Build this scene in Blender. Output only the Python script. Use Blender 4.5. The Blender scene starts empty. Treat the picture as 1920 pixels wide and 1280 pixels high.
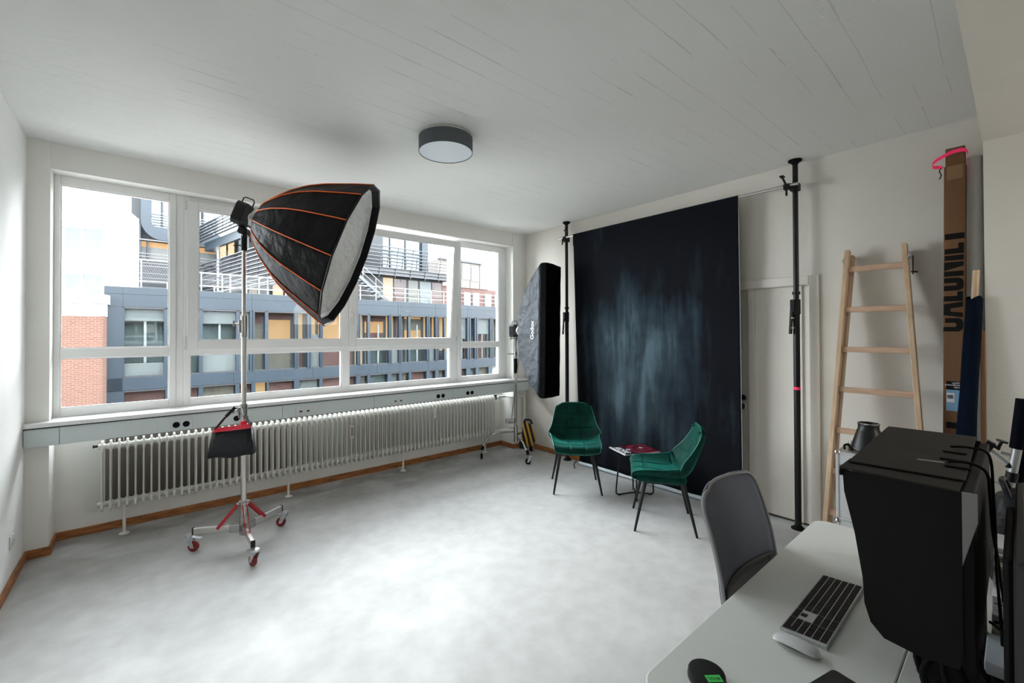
import bpy, math, random
from mathutils import Vector, Matrix, Quaternion
random.seed(7)
sc = bpy.context.scene
col = sc.collection
PI = math.pi
# ---------------------------------------------------------------- camera
cam_d = bpy.data.cameras.new('camera'); cam = bpy.data.objects.new('camera', cam_d); col.objects.link(cam)
yaw, pitch, roll = math.radians(39.689), math.radians(0.486), math.radians(-0.178)
fw = Vector((math.sin(yaw)*math.cos(pitch), math.cos(yaw)*math.cos(pitch), math.sin(pitch)))
r0 = Vector((math.cos(yaw), -math.sin(yaw), 0)); u0 = r0.cross(fw)
rr = r0*math.cos(roll)+u0*math.sin(roll); uu = -r0*math.sin(roll)+u0*math.cos(roll)
cam.matrix_world = Matrix(((rr.x, uu.x, -fw.x, 0), (rr.y, uu.y, -fw.y, 0), (rr.z, uu.z, -fw.z, 1.5865), (0, 0, 0, 1)))
cam_d.sensor_width = 36; cam_d.lens = 807.285*36/1920
cam_d.shift_x = 19.033/1920; cam_d.shift_y = -20.724/1920
cam_d.clip_start = .02; cam_d.clip_end = 500
sc.camera = cam
# ---------------------------------------------------------------- sky, lights, exposure
SKY = 21.5
w = bpy.data.worlds.new('overcast_sky'); sc.world = w; w.use_nodes = True
nt = w.node_tree; bg = nt.nodes['Background']
tc = nt.nodes.new('ShaderNodeTexCoord'); ns = nt.nodes.new('ShaderNodeTexNoise'); ns.inputs['Scale'].default_value = 1.6; ns.inputs['Detail'].default_value = 4
rp = nt.nodes.new('ShaderNodeValToRGB'); rp.color_ramp.elements[0].position = .3; rp.color_ramp.elements[1].position = .7
rp.color_ramp.elements[0].color = (.80, .87, .95, 1); rp.color_ramp.elements[1].color = (.97, .985, 1, 1)
nt.links.new(tc.outputs['Generated'], ns.inputs['Vector']); nt.links.new(ns.outputs['Fac'], rp.inputs['Fac']); nt.links.new(rp.outputs['Color'], bg.inputs['Color'])
bg.inputs['Strength'].default_value = SKY
# added fill, no seen source: one large soft area light by the rear wall
al = bpy.data.lights.new('rear_fill', 'AREA'); al.shape = 'RECTANGLE'; al.size = 1.1; al.size_y = .9; al.energy = 24; al.color = (1, .95, .88)
alo = bpy.data.objects.new('rear_fill', al); col.objects.link(alo); alo.location = (3.45, -2.35, 2.3); alo.rotation_euler = (math.radians(90), 0, 0)
# light portal in the window opening: only steers sampling of the sky
pl = bpy.data.lights.new('window_portal', 'AREA'); pl.shape = 'RECTANGLE'; pl.size = 4.5; pl.size_y = 1.85
plo = bpy.data.objects.new('window_portal', pl); col.objects.link(plo); plo.location = (1.71, 4.80, 1.89); plo.rotation_euler = (math.radians(-90), 0, 0)
pl.cycles.is_portal = True
sc.view_settings.view_transform = 'Standard'; sc.view_settings.look = 'None'
sc.view_settings.exposure = 0.2; sc.view_settings.gamma = 1; sc.view_settings.use_curve_mapping = False
# ---------------------------------------------------------------- materials
def mat(name, c, rough=.5, metal=0., bump=None, var=None, sheen=None, emit=None, alpha=None, spec=None, coat=None, stretch=None):
    m = bpy.data.materials.new(name); m.use_nodes = True
    n = m.node_tree; b = n.nodes['Principled BSDF']
    b.inputs['Base Color'].default_value = (*c, 1); b.inputs['Roughness'].default_value = rough; b.inputs['Metallic'].default_value = metal
    if spec is not None: b.inputs['Specular IOR Level'].default_value = spec
    if coat: b.inputs['Coat Weight'].default_value = coat
    if alpha is not None: b.inputs['Alpha'].default_value = alpha
    if sheen:
        b.inputs['Sheen Weight'].default_value = sheen[0]; b.inputs['Sheen Tint'].default_value = (*sheen[1], 1); b.inputs['Sheen Roughness'].default_value = .35
    if emit:
        b.inputs['Emission Color'].default_value = (*emit[0], 1); b.inputs['Emission Strength'].default_value = emit[1]
    vec = None
    if bump or var:
        t = n.nodes.new('ShaderNodeTexCoord'); vec = t.outputs['Object']
        if stretch:
            mp = n.nodes.new('ShaderNodeMapping'); mp.inputs['Scale'].default_value = stretch; n.links.new(vec, mp.inputs['Vector']); vec = mp.outputs['Vector']
    if var:
        s, a = var[:2]; c2 = var[2] if len(var) > 2 else tuple(x*(1-a) for x in c)
        tx = n.nodes.new('ShaderNodeTexNoise'); tx.inputs['Scale'].default_value = s; tx.inputs['Detail'].default_value = 5
        rm = n.nodes.new('ShaderNodeValToRGB'); e = rm.color_ramp.elements
        e[0].position = .35; e[1].position = .65; e[0].color = (*c2, 1); e[1].color = (*c, 1)
        n.links.new(vec, tx.inputs['Vector']); n.links.new(tx.outputs['Fac'], rm.inputs['Fac']); n.links.new(rm.outputs['Color'], b.inputs['Base Color'])
    if bump:
        tx = n.nodes.new('ShaderNodeTexNoise'); tx.inputs['Scale'].default_value = bump[0]; tx.inputs['Detail'].default_value = 4
        bp = n.nodes.new('ShaderNodeBump'); bp.inputs['Strength'].default_value = bump[1]; bp.inputs['Distance'].default_value = bump[2] if len(bump) > 2 else .01
        n.links.new(vec, tx.inputs['Vector']); n.links.new(tx.outputs['Fac'], bp.inputs['Height']); n.links.new(bp.outputs['Normal'], b.inputs['Normal'])
    return m
M = {}
M['wall'] = mat('white_plaster', (.88, .88, .86), .9, bump=(60, .12), var=(2.5, .03))
M['wallr'] = mat('cream_plaster', (.72, .685, .62), .9, bump=(60, .12), var=(2.5, .04))
M['wallw'] = mat('window_wall_plaster', (.87, .865, .82), .9, bump=(60, .12), var=(2.5, .03))
M['frame'] = mat('white_window_plastic', (.90, .905, .89), .35, var=(3, .03))
M['sill'] = mat('white_sill', (.84, .85, .85), .3, var=(3, .03))
M['duct'] = mat('pale_grey_trunking', (.66, .73, .735), .45, var=(3, .03))
M['ductline'] = mat('dark_gap', (.02, .02, .02), .8)
M['rad'] = mat('radiator_enamel', (.76, .75, .70), .4, var=(5, .06))
M['wood'] = mat('orange_brown_baseboard', (.46, .175, .05), .5, var=(8, .5), stretch=(1, 1, 6))
M['ladder'] = mat('pale_ladder_wood', (.60, .42, .27), .55, var=(14, .22), stretch=(3, 3, .4))
M['rung'] = mat('rung_wood', (.56, .37, .25), .55, var=(14, .22), stretch=(3, .4, 3))
M['chrome'] = mat('chrome', (.42, .41, .395), .2, 1)
M['steel'] = mat('brushed_steel', (.56, .54, .51), .32, 1)
M['zinc'] = mat('zinc_plate', (.70, .74, .76), .3, .9, var=(30, .3))
M['black'] = mat('black_metal', (.006, .006, .007), .4, spec=.35)
M['blackp'] = mat('black_plastic', (.006, .006, .007), .5, spec=.35, bump=(200, .05))
M['rubber'] = mat('black_rubber', (.004, .004, .004), .8, spec=.2)
M['red'] = mat('red_enamel', (.42, .012, .02), .35)
M['redwheel'] = mat('dark_red_wheel', (.22, .012, .014), .35)
M['redcloth'] = mat('red_nylon', (.75, .02, .05), .6)
M['nylon'] = mat('black_nylon', (.006, .007, .010), .5, bump=(14, .7, .02), spec=.35)
M['softb'] = mat('black_softbox_fabric', (.003, .003, .0038), .55, bump=(7, .9, .03), spec=.18)
M['orange'] = mat('orange_piping', (1.0, .17, .02), .55)
M['silver'] = mat('crinkled_silver_lining', (.95, .95, .93), .5, .1, bump=(22, 1.0, .05))
M['cloth'] = mat('white_diffuser', (.82, .82, .80), .8, bump=(12, .4, .02))
M['white'] = mat('white_paint', (.72, .72, .69), .5)
M['desk'] = mat('pale_desk_laminate', (.80, .825, .795), .42, var=(2, .03))
M['mesh'] = mat('grey_mesh_fabric', (.14, .15, .185), .85, bump=(350, .3, .002))
M['greyframe'] = mat('light_grey_plastic', (.42, .43, .42), .4)
M['darkgrey'] = mat('dark_grey_plastic', (.016, .016, .017), .5)
M['hood'] = mat('black_hood_board', (.004, .004, .004), .7, spec=.25, bump=(240, .15, .002))
M['hoodtop'] = mat('dark_hood_board', (.022, .020, .017), .75, spec=.25, bump=(240, .2, .002))
M['alu'] = mat('dimpled_aluminium', (.70, .71, .72), .34, .9, bump=(220, .25, .002), var=(6, .12))
M['silverpl'] = mat('silver_plastic', (.55, .56, .57), .35, .6)
M['keys'] = mat('black_keys', (.008, .007, .0065), .55, spec=.3)
M['mouse'] = mat('white_gloss', (.70, .73, .74), .12)
M['green'] = mat('green_label', (.06, .62, .12), .5)
M['ink'] = mat('black_ink', (.005, .005, .005), .8, spec=.2)
M['wink'] = mat('white_print', (.75, .78, .8), .6)
M['card'] = mat('brown_cardboard', (.17, .080, .032), .8, var=(9, .12), stretch=(4, 4, .3))
M['paperw'] = mat('white_paper_roll', (.85, .84, .80), .7, var=(5, .04))
M['pink'] = mat('neon_pink_tape', (.95, .03, .14), .6, emit=((1, .03, .15), .12))
M['navy'] = mat('navy_cloth', (.0020, .0065, .017), .95, spec=.1, bump=(9, .8, .02), var=(4, .4))
M['navyfoam'] = mat('navy_foam', (.003, .004, .009), .9, spec=.1)
M['bluelab'] = mat('blue_sticker', (.17, .33, .48), .6)
M['velvet'] = mat('green_velvet', (.0006, .042, .031), .7, spec=.12, sheen=(.36, (.08, .95, .76)), var=(9, .5), bump=(180, .15, .002))
M['velpipe'] = mat('green_piping', (.01, .15, .11), .5)
M['lampsh'] = mat('grey_lamp_fabric', (.085, .098, .105), .85, bump=(400, .2, .001))
M['opal'] = mat('opal_diffuser', (.72, .78, .84), .35)
M['yellow'] = mat('yellow_stripe', (.62, .33, .02), .6)
M['allo'] = mat('beige_allocator', (.66, .56, .48), .5)
M['blueled'] = mat('blue_led', (.02, .15, 1), .4, emit=((.02, .2, 1), 4))
M['paper'] = mat('white_paper', (.66, .67, .68), .6)
M['beige'] = mat('beige_card', (.45, .41, .34), .7)
M['greyc'] = mat('grey_card', (.25, .25, .25), .7)
M['tan'] = mat('brown_stick_wood', (.34, .16, .06), .6, var=(14, .3), stretch=(4, 4, .3))
M['paleblue'] = mat('pale_blue_box', (.48, .55, .60), .5)
M['tubew'] = mat('pale_tube', (.60, .66, .72), .3)
# glass that lets the view and the daylight through with a faint reflection
def glass_mat(name, tint, ior=1.3):
    m = bpy.data.materials.new(name); m.use_nodes = True; n = m.node_tree; n.nodes.clear()
    o = n.nodes.new('ShaderNodeOutputMaterial'); mx = n.nodes.new('ShaderNodeMixShader'); t = n.nodes.new('ShaderNodeBsdfTransparent'); g = n.nodes.new('ShaderNodeBsdfGlossy')
    f = n.nodes.new('ShaderNodeFresnel'); f.inputs['IOR'].default_value = ior
    t.inputs['Color'].default_value = (*tint, 1); g.inputs['Roughness'].default_value = .01
    n.links.new(f.outputs[0], mx.inputs[0]); n.links.new(t.outputs[0], mx.inputs[1]); n.links.new(g.outputs[0], mx.inputs[2]); n.links.new(mx.outputs[0], o.inputs[0])
    return m
M['glass'] = glass_mat('window_glass', (.97, .98, .975), 1.25)
# ---------------------------------------------------------------- mesh builder
ORG = {}
class MB:
    def __init__(s): s.v = []; s.f = []
    def add(s, vs, fs):
        k = len(s.v); s.v += [tuple(v) for v in vs]; s.f += [tuple(i+k for i in f) for f in fs]; return s
    def box(s, c, d, R=None):
        c = Vector(c); hx, hy, hz = d[0]/2, d[1]/2, d[2]/2
        vs = [Vector((x*hx, y*hy, z*hz)) for x in (-1, 1) for y in (-1, 1) for z in (-1, 1)]
        if R is not None: vs = [R @ v for v in vs]
        return s.add([v+c for v in vs], [(0, 1, 3, 2), (4, 6, 7, 5), (0, 4, 5, 1), (2, 3, 7, 6), (0, 2, 6, 4), (1, 5, 7, 3)])
    def bx(s, x0, x1, y0, y1, z0, z1): return s.box(((x0+x1)/2, (y0+y1)/2, (z0+z1)/2), (x1-x0, y1-y0, z1-z0))
    def bar(s, a, b, wd, ht, up=(0, 0, 1)):
        a = Vector(a); b = Vector(b); z = (b-a); L = z.length; z.normalize(); x = Vector(up).cross(z)
        if x.length < 1e-4: x = Vector((1, 0, 0)).cross(z)
        x.normalize(); y = z.cross(x)
        return s.box((a+b)/2, (wd, ht, L), Matrix((x, y, z)).transposed())
    def tube(s, pts, r, seg=10, closed=False, caps=True):
        pts = [Vector(p) for p in pts]; n = len(pts); rs = r if isinstance(r, (list, tuple)) else [r]*n
        nrm = None; rings = []; k = len(s.v)
        for i, p in enumerate(pts):
            a = pts[i-1] if (i > 0 or closed) else p; b = pts[(i+1) % n] if (i < n-1 or closed) else p
            t = (b-a).normalized()
            if nrm is None:
                nrm = t.orthogonal().normalized()
            else: nrm = (nrm - t*nrm.dot(t)).normalized()
            bn = t.cross(nrm)
            for j in range(seg):
                an = 2*PI*j/seg; s.v.append(tuple(p+(nrm*math.cos(an)+bn*math.sin(an))*rs[i]))
        for i in range(n if closed else n-1):
            i2 = (i+1) % n
            for j in range(seg): s.f.append((k+i*seg+j, k+i*seg+(j+1) % seg, k+i2*seg+(j+1) % seg, k+i2*seg+j))
        if caps and not closed:
            s.f.append(tuple(k+j for j in range(seg))[::-1]); s.f.append(tuple(k+(n-1)*seg+j for j in range(seg)))
        return s
    def lathe(s, prof, c=(0, 0, 0), ax=(0, 0, 1), seg=24, cap=True):
        if tuple(prof[0]) == tuple(prof[-1]): cap = False
        ax = Vector(ax).normalized(); x = ax.orthogonal().normalized(); y = ax.cross(x); c = Vector(c); k = len(s.v); n = len(prof)
        for r, h in prof:
            for j in range(seg):
                an = 2*PI*j/seg; s.v.append(tuple(c+ax*h+(x*math.cos(an)+y*math.sin(an))*max(r, 1e-5)))
        for i in range(n-1):
            for j in range(seg): s.f.append((k+i*seg+j, k+i*seg+(j+1) % seg, k+(i+1)*seg+(j+1) % seg, k+(i+1)*seg+j))
        if cap and prof[0][0] > 1e-4: s.f.append(tuple(k+j for j in range(seg))[::-1])
        if cap and prof[-1][0] > 1e-4: s.f.append(tuple(k+(n-1)*seg+j for j in range(seg)))
        return s
    def cyl(s, a, b, r, r2=None, seg=16):
        a = Vector(a); b = Vector(b); return s.lathe([(r, 0), (r if r2 is None else r2, (b-a).length)], a, b-a, seg)
    def prism(s, poly, d):      # planar polygon of 3-D points swept by vector d
        d = Vector(d); n = len(poly); k = len(s.v); s.v += [tuple(Vector(p)) for p in poly]+[tuple(Vector(p)+d) for p in poly]
        s.f.append(tuple(k+i for i in range(n))[::-1]); s.f.append(tuple(k+n+i for i in range(n)))
        for i in range(n): s.f.append((k+i, k+(i+1) % n, k+n+(i+1) % n, k+n+i))
        return s
    def grid(s, P, closed=False):
        k = len(s.v); n = len(P); m = len(P[0])
        for row in P: s.v += [tuple(p) for p in row]
        for i in range(n-1):
            for j in range(m if closed else m-1): s.f.append((k+i*m+j, k+i*m+(j+1) % m, k+(i+1)*m+(j+1) % m, k+(i+1)*m+j))
        return s
    def build(s, name, m, parent=None, smooth=False, bevel=0, local=False, solid=0, fixn=True, offset=-1):
        o0 = ORG.get(parent.name, Vector((0, 0, 0))) if (parent is not None and not local) else Vector((0, 0, 0))
        me = bpy.data.meshes.new(name); me.from_pydata([tuple(Vector(v)-o0) for v in s.v], [], s.f); me.update()
        if fixn:
            import bmesh
            b = bmesh.new(); b.from_mesh(me); bmesh.ops.recalc_face_normals(b, faces=b.faces); b.to_mesh(me); b.free()
        o = bpy.data.objects.new(name, me); col.objects.link(o); me.materials.append(M[m] if isinstance(m, str) else m)
        if smooth:
            for p in me.polygons: p.use_smooth = True
            if smooth != 'all':
                try: me.set_sharp_from_angle(angle=math.radians(38))
                except Exception: pass
        if parent is not None: o.parent = parent; ORG[o.name] = o0
        else: ORG[o.name] = Vector((0, 0, 0))
        if solid:
            md = o.modifiers.new('thickness', 'SOLIDIFY'); md.thickness = solid; md.offset = offset
        if bevel:
            md = o.modifiers.new('edge', 'BEVEL'); md.width = bevel; md.segments = 2; md.limit_method = 'ANGLE'; md.angle_limit = math.radians(40)
        return o
def thing(name, loc, label=None, cat=None, group=None, rz=0, kind=None):
    o = bpy.data.objects.new(name, None); col.objects.link(o); o.location = loc; o.rotation_euler = (0, 0, rz); o.empty_display_size = .1
    ORG[o.name] = Vector(loc)
    if label: o['label'] = label
    if cat: o['category'] = cat
    if group: o['group'] = group
    if kind: o['kind'] = kind
    return o
def tag(o, label=None, cat=None, group=None, kind=None):
    for k, v in (('label', label), ('category', cat), ('group', group), ('kind', kind)):
        if v: o[k] = v
    return o
def struct(o, label=None): o['kind'] = 'structure'; return (tag(o, label) if label else o)
def text_on(s, size, m, parent, name, o, x, y, ext=.0006, bold=0, space=1.0, sx=1.0, align='CENTER'):
    """lettering as real thin geometry: o origin, x baseline direction, y up direction (world)"""
    c = bpy.data.curves.new(name, 'FONT'); c.body = s; c.size = size; c.align_x = align; c.align_y = 'CENTER'; c.extrude = ext; c.offset = bold; c.space_character = space
    t = bpy.data.objects.new(name, c); me = bpy.data.meshes.new_from_object(t); bpy.data.objects.remove(t)
    X = Vector(x).normalized(); Y = Vector(y).normalized(); Z = X.cross(Y); o = Vector(o); o0 = ORG.get(parent.name, Vector((0, 0, 0)))
    for v in me.vertices: v.co = o + X*v.co.x*sx + Y*v.co.y + Z*v.co.z - o0
    me.materials.clear(); me.materials.append(M[m]); ob = bpy.data.objects.new(name, me); col.objects.link(ob); ob.parent = parent; ORG[ob.name] = o0
    return ob
def arc(c, r, a0, a1, n, ex=(1, 0, 0), ey=(0, 1, 0)):
    c = Vector(c); ex = Vector(ex); ey = Vector(ey)
    return [c+ex*r*math.cos(a0+(a1-a0)*i/n)+ey*r*math.sin(a0+(a1-a0)*i/n) for i in range(n+1)]
def smoothpath(pts, n=6):
    P = [Vector(p) for p in pts]; P = [P[0]]+P+[P[-1]]; out = []
    for i in range(1, len(P)-2):
        for k in range(n):
            t = k/n; a, b, c, d = P[i-1], P[i], P[i+1], P[i+2]
            out.append(.5*((2*b)+(c-a)*t+(2*a-5*b+4*c-d)*t*t+(-a+3*b-3*c+d)*t**3))
    out.append(P[-2]); return out
def dup(o, parent=None, loc=None, rz=None, label=None):
    c = o.copy(); col.objects.link(c); c.parent = parent
    if loc is not None: c.location = loc
    if rz is not None: c.rotation_euler = (0, 0, rz)
    if label: c['label'] = label
    for ch in list(o.children): dup(ch, c)
    return c
# ================================================================ the room
R = 4.184; L = -.65; H = 3.0; WF = 4.507; WG = 4.664; YN = 4.775; YB = -2.5; BH = .062
# floor material: polished screed with blotches
def floor_mat():
    m = mat('polished_screed', (.50, .495, .475), .33); n = m.node_tree; b = n.nodes['Principled BSDF']; lk = n.links.new
    t = n.nodes.new('ShaderNodeTexCoord'); V = t.outputs['Object']
    def noise(s, d=6, sc_=None):
        x = n.nodes.new('ShaderNodeTexNoise'); x.inputs['Scale'].default_value = s; x.inputs['Detail'].default_value = d
        if sc_:
            mp = n.nodes.new('ShaderNodeMapping'); mp.inputs['Scale'].default_value = sc_; lk(V, mp.inputs['Vector']); lk(mp.outputs['Vector'], x.inputs['Vector'])
        else: lk(V, x.inputs['Vector'])
        return x.outputs['Fac']
    def ramp(f, p0, p1, c0, c1):
        x = n.nodes.new('ShaderNodeValToRGB'); e = x.color_ramp.elements; e[0].position = p0; e[1].position = p1; e[0].color = (*c0, 1); e[1].color = (*c1, 1); lk(f, x.inputs['Fac']); return x.outputs['Color']
    def mix(f, a, b_, mode='MIX'):
        x = n.nodes.new('ShaderNodeMix'); x.data_type = 'RGBA'; x.blend_type = mode
        if isinstance(f, float): x.inputs['Factor'].default_value = f
        else: lk(f, x.inputs['Factor'])
        lk(a, x.inputs[6]); lk(b_, x.inputs[7]); return x.outputs[2]
    base = ramp(noise(1.1), .3, .7, (.465, .47, .465), (.555, .56, .555))
    fine = ramp(noise(9, 8), .35, .7, (.86, .86, .85), (1, 1, 1))
    c = mix(1.0, base, fine, 'MULTIPLY')
    # trowel-darkened screed and old stains along the window wall (wear in the floor itself)
    sp = n.nodes.new('ShaderNodeSeparateXYZ'); lk(V, sp.inputs[0])
    ad = n.nodes.new('ShaderNodeMath'); ad.operation = 'MULTIPLY_ADD'; lk(noise(1.7, 5), ad.inputs[0]); ad.inputs[1].default_value = 1.6; lk(sp.outputs['Y'], ad.inputs[2])
    dk = ramp(ad.outputs[0], 0, 1, (1, 1, 1), (1, 1, 1)); cr = dk.node.color_ramp
    mr = n.nodes.new('ShaderNodeMapRange'); mr.inputs['From Min'].default_value = 4.4; mr.inputs['From Max'].default_value = 5.6; lk(ad.outputs[0], mr.inputs['Value'])
    st = ramp(noise(2.3, 8, (1, 1.6, 1)), .46, .62, (.62, .59, .55), (.92, .92, .91))
    one = n.nodes.new('ShaderNodeRGB'); one.outputs[0].default_value = (1, 1, 1, 1)
    sm = mix(mr.outputs[0], one.outputs[0], st)
    c = mix(1.0, c, sm, 'MULTIPLY')
    lk(c, b.inputs['Base Color'])
    rg = ramp(noise(3.1), .3, .75, (.50,)*3, (.70,)*3); lk(rg, b.inputs['Roughness'])
    bp = n.nodes.new('ShaderNodeBump'); bp.inputs['Strength'].default_value = .12; bp.inputs['Distance'].default_value = .01; lk(noise(5, 4), bp.inputs['Height']); lk(bp.outputs['Normal'], b.inputs['Normal'])
    return m
def ceiling_mat():
    m = mat('board_marked_concrete', (.73, .72, .685), .9); n = m.node_tree; b = n.nodes['Principled BSDF']; lk = n.links.new
    t = n.nodes.new('ShaderNodeTexCoord'); V = t.outputs['Object']
    sp = n.nodes.new('ShaderNodeSeparateXYZ'); lk(V, sp.inputs[0])
    def mth(op, a, b_=None, c=None):
        x = n.nodes.new('ShaderNodeMath'); x.operation = op
        for i, q in enumerate((a, b_, c)):
            if q is None: continue
            if isinstance(q, (int, float)): x.inputs[i].default_value = q
            else: lk(q, x.inputs[i])
        return x.outputs[0]
    wob = n.nodes.new('ShaderNodeTexNoise'); wob.inputs['Scale'].default_value = .8; lk(V, wob.inputs['Vector'])
    y = mth('MULTIPLY_ADD', wob.outputs['Fac'], .05, sp.outputs['Y'])
    wob2 = n.nodes.new('ShaderNodeTexNoise'); wob2.inputs['Scale'].default_value = 6; wob2.inputs['Detail'].default_value = 4; lk(V, wob2.inputs['Vector'])
    q = mth('MULTIPLY', y, 1/.135); fr = mth('FRACT', q); idx = mth('FLOOR', q)
    d = mth('ABSOLUTE', mth('SUBTRACT', fr, .5)); line = mth('GREATER_THAN', mth('ADD', d, mth('MULTIPLY', wob2.outputs['Fac'], .02)), .485)
    cmb = n.nodes.new('ShaderNodeCombineXYZ'); lk(mth('MULTIPLY', sp.outputs['X'], .9), cmb.inputs[0]); lk(mth('MULTIPLY', idx, 3.7), cmb.inputs[1])
    br = n.nodes.new('ShaderNodeTexNoise'); br.inputs['Scale'].default_value = 1.3; br.inputs['Detail'].default_value = 6; lk(cmb.outputs[0], br.inputs['Vector'])
    on = mth('MULTIPLY', line, mth('GREATER_THAN', br.outputs['Fac'], .535))
    plank = mth('MULTIPLY', br.outputs['Fac'], .35)
    nz = n.nodes.new('ShaderNodeTexNoise'); nz.inputs['Scale'].default_value = 35; nz.inputs['Detail'].default_value = 6
    mp = n.nodes.new('ShaderNodeMapping'); mp.inputs['Scale'].default_value = (.35, 1, 1); lk(V, mp.inputs['Vector']); lk(mp.outputs[0], nz.inputs['Vector'])
    hgt = mth('ADD', mth('ADD', mth('MULTIPLY', on, -.7), plank), mth('MULTIPLY', nz.outputs['Fac'], .55))
    bp = n.nodes.new('ShaderNodeBump'); bp.inputs['Strength'].default_value = .5; bp.inputs['Distance'].default_value = .012; lk(hgt, bp.inputs['Height']); lk(bp.outputs['Normal'], b.inputs['Normal'])
    mx = n.nodes.new('ShaderNodeMix'); mx.data_type = 'RGBA'; lk(mth('MULTIPLY', on, .38), mx.inputs['Factor']); mx.inputs[6].default_value = (.80, .80, .775, 1); mx.inputs[7].default_value = (.42, .40, .37, 1)
    lk(mx.outputs[2], b.inputs['Base Color'])
    return m
M['floor'] = floor_mat(); M['ceil'] = ceiling_mat()
struct(MB().bx(L-.2, R+.2, YB-.2, YN+.2, -.25, 0).build('floor', 'floor'), 'smooth pale grey polished screed floor with darker stains')
struct(MB().bx(L-.2, R+.2, YB-.2, YN+.2, H, H+.25).build('ceiling', 'ceil'), 'white painted board-marked concrete ceiling')
struct(MB().bx(L-.2, L, YB-.2, YN+.2, 0, H).build('wall_left', 'wall'), 'bright white plaster wall left of the window')
struct(MB().bx(L, R, YB-.2, YB, 0, H).build('wall_rear', 'wall'))
# right wall with the door opening y 1.10 - 2.46, z 0 - 1.985
wr = MB().bx(R, R+.2, 2.46, YN+.2, 0, H).bx(R, R+.2, YB-.2, 1.10, 0, H).bx(R, R+.2, 1.10, 2.46, 1.985, H).bx(R+.12, R+.2, 1.10, 2.46, 0, 1.985)
struct(wr.build('wall_right', 'wallr'), 'cream white plaster wall with the door and the backdrop')
struct(MB().bx(3.95, R, -.9, .138, 0, 2.754).build('wall_pier', 'wallr'), 'white projecting wall pier at the right edge')
struct(MB().bx(L, R, -.45, .138, 2.754, H).build('ceiling_beam', 'wallr'), 'white ceiling beam running to the right wall pier')
# window wall: piers, lintel, parapet
struct(MB().bx(L, -.531, WF, YN+.2, 0, .935).bx(L, -.531, WF, WG+.08, .935, H).bx(3.945, R, WF, YN+.2, 0, .935).bx(3.945, R, WF, WG+.08, .935, H).bx(-.531, 3.945, WF+.012, WG+.08, 2.807, H).bx(-.531, 3.945, YN, YN+.2, 0, .935).build('wall_window', 'wallw'), 'off-white window wall with recessed radiator niche')
# baseboards
def board(name, a, b, label, nrm):
    a = Vector((*a, 0)); b = Vector((*b, 0)); nv = Vector((*nrm, 0))*.014
    return MB().prism([a, b, b+nv, a+nv], (0, 0, BH)).build(name, 'wood', bevel=.003), label
pieces = [('baseboard_left', (L, YB), (L, WF), (1, 0), 'orange-brown wooden baseboard along the left wall'),
          ('baseboard_pier_left', (L, WF), (-.531+.014, WF), (0, -1), 'short orange-brown baseboard across the left window pier'),
          ('baseboard_niche_left', (-.531, WF), (-.531, YN), (1, 0), None),
          ('baseboard_window', (-.531, YN), (3.945, YN), (0, -1), 'long orange-brown wooden baseboard under the radiator'),
          ('baseboard_niche_right', (3.945, YN), (3.945, WF), (-1, 0), None),
          ('baseboard_pier_right', (3.945-.014, WF), (R, WF), (0, -1), None),
          ('baseboard_right', (R, WF), (R, 2.53), (-1, 0), 'orange-brown wooden baseboard along the right wall')]
for nme, a, b, nv, lb in pieces:
    o, _ = board(nme, a, b, lb, nv); struct(o)
    if lb: o['label'] = lb
struct(board('baseboard_right_end', (R, 1.03), (R, .14), None, (-1, 0))[0])
# ---------------------------------------------------------------- windows
Y0, Y1 = WG, WG+.075
GY = WG+.035
def frame_rect(mb, x0, x1, z0, z1, wl, wr_, wb, wt, y0=Y0, y1=Y1):
    mb.bx(x0, x0+wl, y0, y1, z0, z1); mb.bx(x1-wr_, x1, y0, y1, z0, z1); mb.bx(x0+wl, x1-wr_, y0, y1, z0, z0+wb); mb.bx(x0+wl, x1-wr_, y0, y1, z1-wt, z1)
ZB, ZT = .967, 2.807
def win(n, label, x0, x1): return thing(n, ((x0+x1)/2, WG, ZB), label, None, kind='structure')
# window 1: fixed left light with a transom
w1 = win('window_1', 'tall fixed left window pane over a low pane', -.531, .209)
mb = MB(); frame_rect(mb, -.531, .209, ZB, ZT, .034, .047, .062, .067); mb.bx(-.497, .162, Y0, Y1, 1.412, 1.486); mb.build('frame', 'frame', w1, bevel=.004)
MB().bx(-.497, .162, GY, GY+.006, 1.486, ZT-.067).build('pane', 'glass', w1)
MB().bx(-.497, .162, GY, GY+.006, ZB+.062, 1.412).build('pane', 'glass', w1)
mb = MB(); frame_rect(mb, -.499, .164, 1.484, ZT-.065, .010, .010, .010, .010, Y0+.012, Y0+.03); frame_rect(mb, -.499, .164, ZB+.060, 1.414, .010, .010, .010, .010, Y0+.012, Y0+.03); mb.build('glazing_bead', 'sill', w1)
MB().bx(.209, .262, Y0+.01, Y1, ZB, ZT).build('post', 'frame', w1, bevel=.003)
# window 2: big middle window, two opening sashes over two fixed panes
w2 = win('window_2', 'wide middle window with two opening sashes over two low fixed panes', .262, 3.09)
mb = MB(); frame_rect(mb, .262, 3.095, ZB, ZT, .045, .085, .060, .045); mb.bx(.307, 3.01, Y0, Y1, 1.412, 1.462); mb.bx(1.634, 1.714, Y0, Y1, ZB+.06, 1.412); mb.bx(1.672, 1.728, Y0+.01, Y1, 1.462, ZT-.045)
mb.build('frame', 'frame', w2, bevel=.004)
MB().bx(.307, 1.634, GY, GY+.006, ZB+.060, 1.412).build('pane', 'glass', w2)
MB().bx(1.714, 3.01, GY, GY+.006, ZB+.060, 1.412).build('pane', 'glass', w2)
mb = MB()
for a, b in ((.305, 1.636), (1.712, 3.012)): frame_rect(mb, a, b, ZB+.058, 1.414, .010, .010, .010, .010, Y0+.012, Y0+.03)
mb.build('glazing_bead', 'sill', w2)
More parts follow.
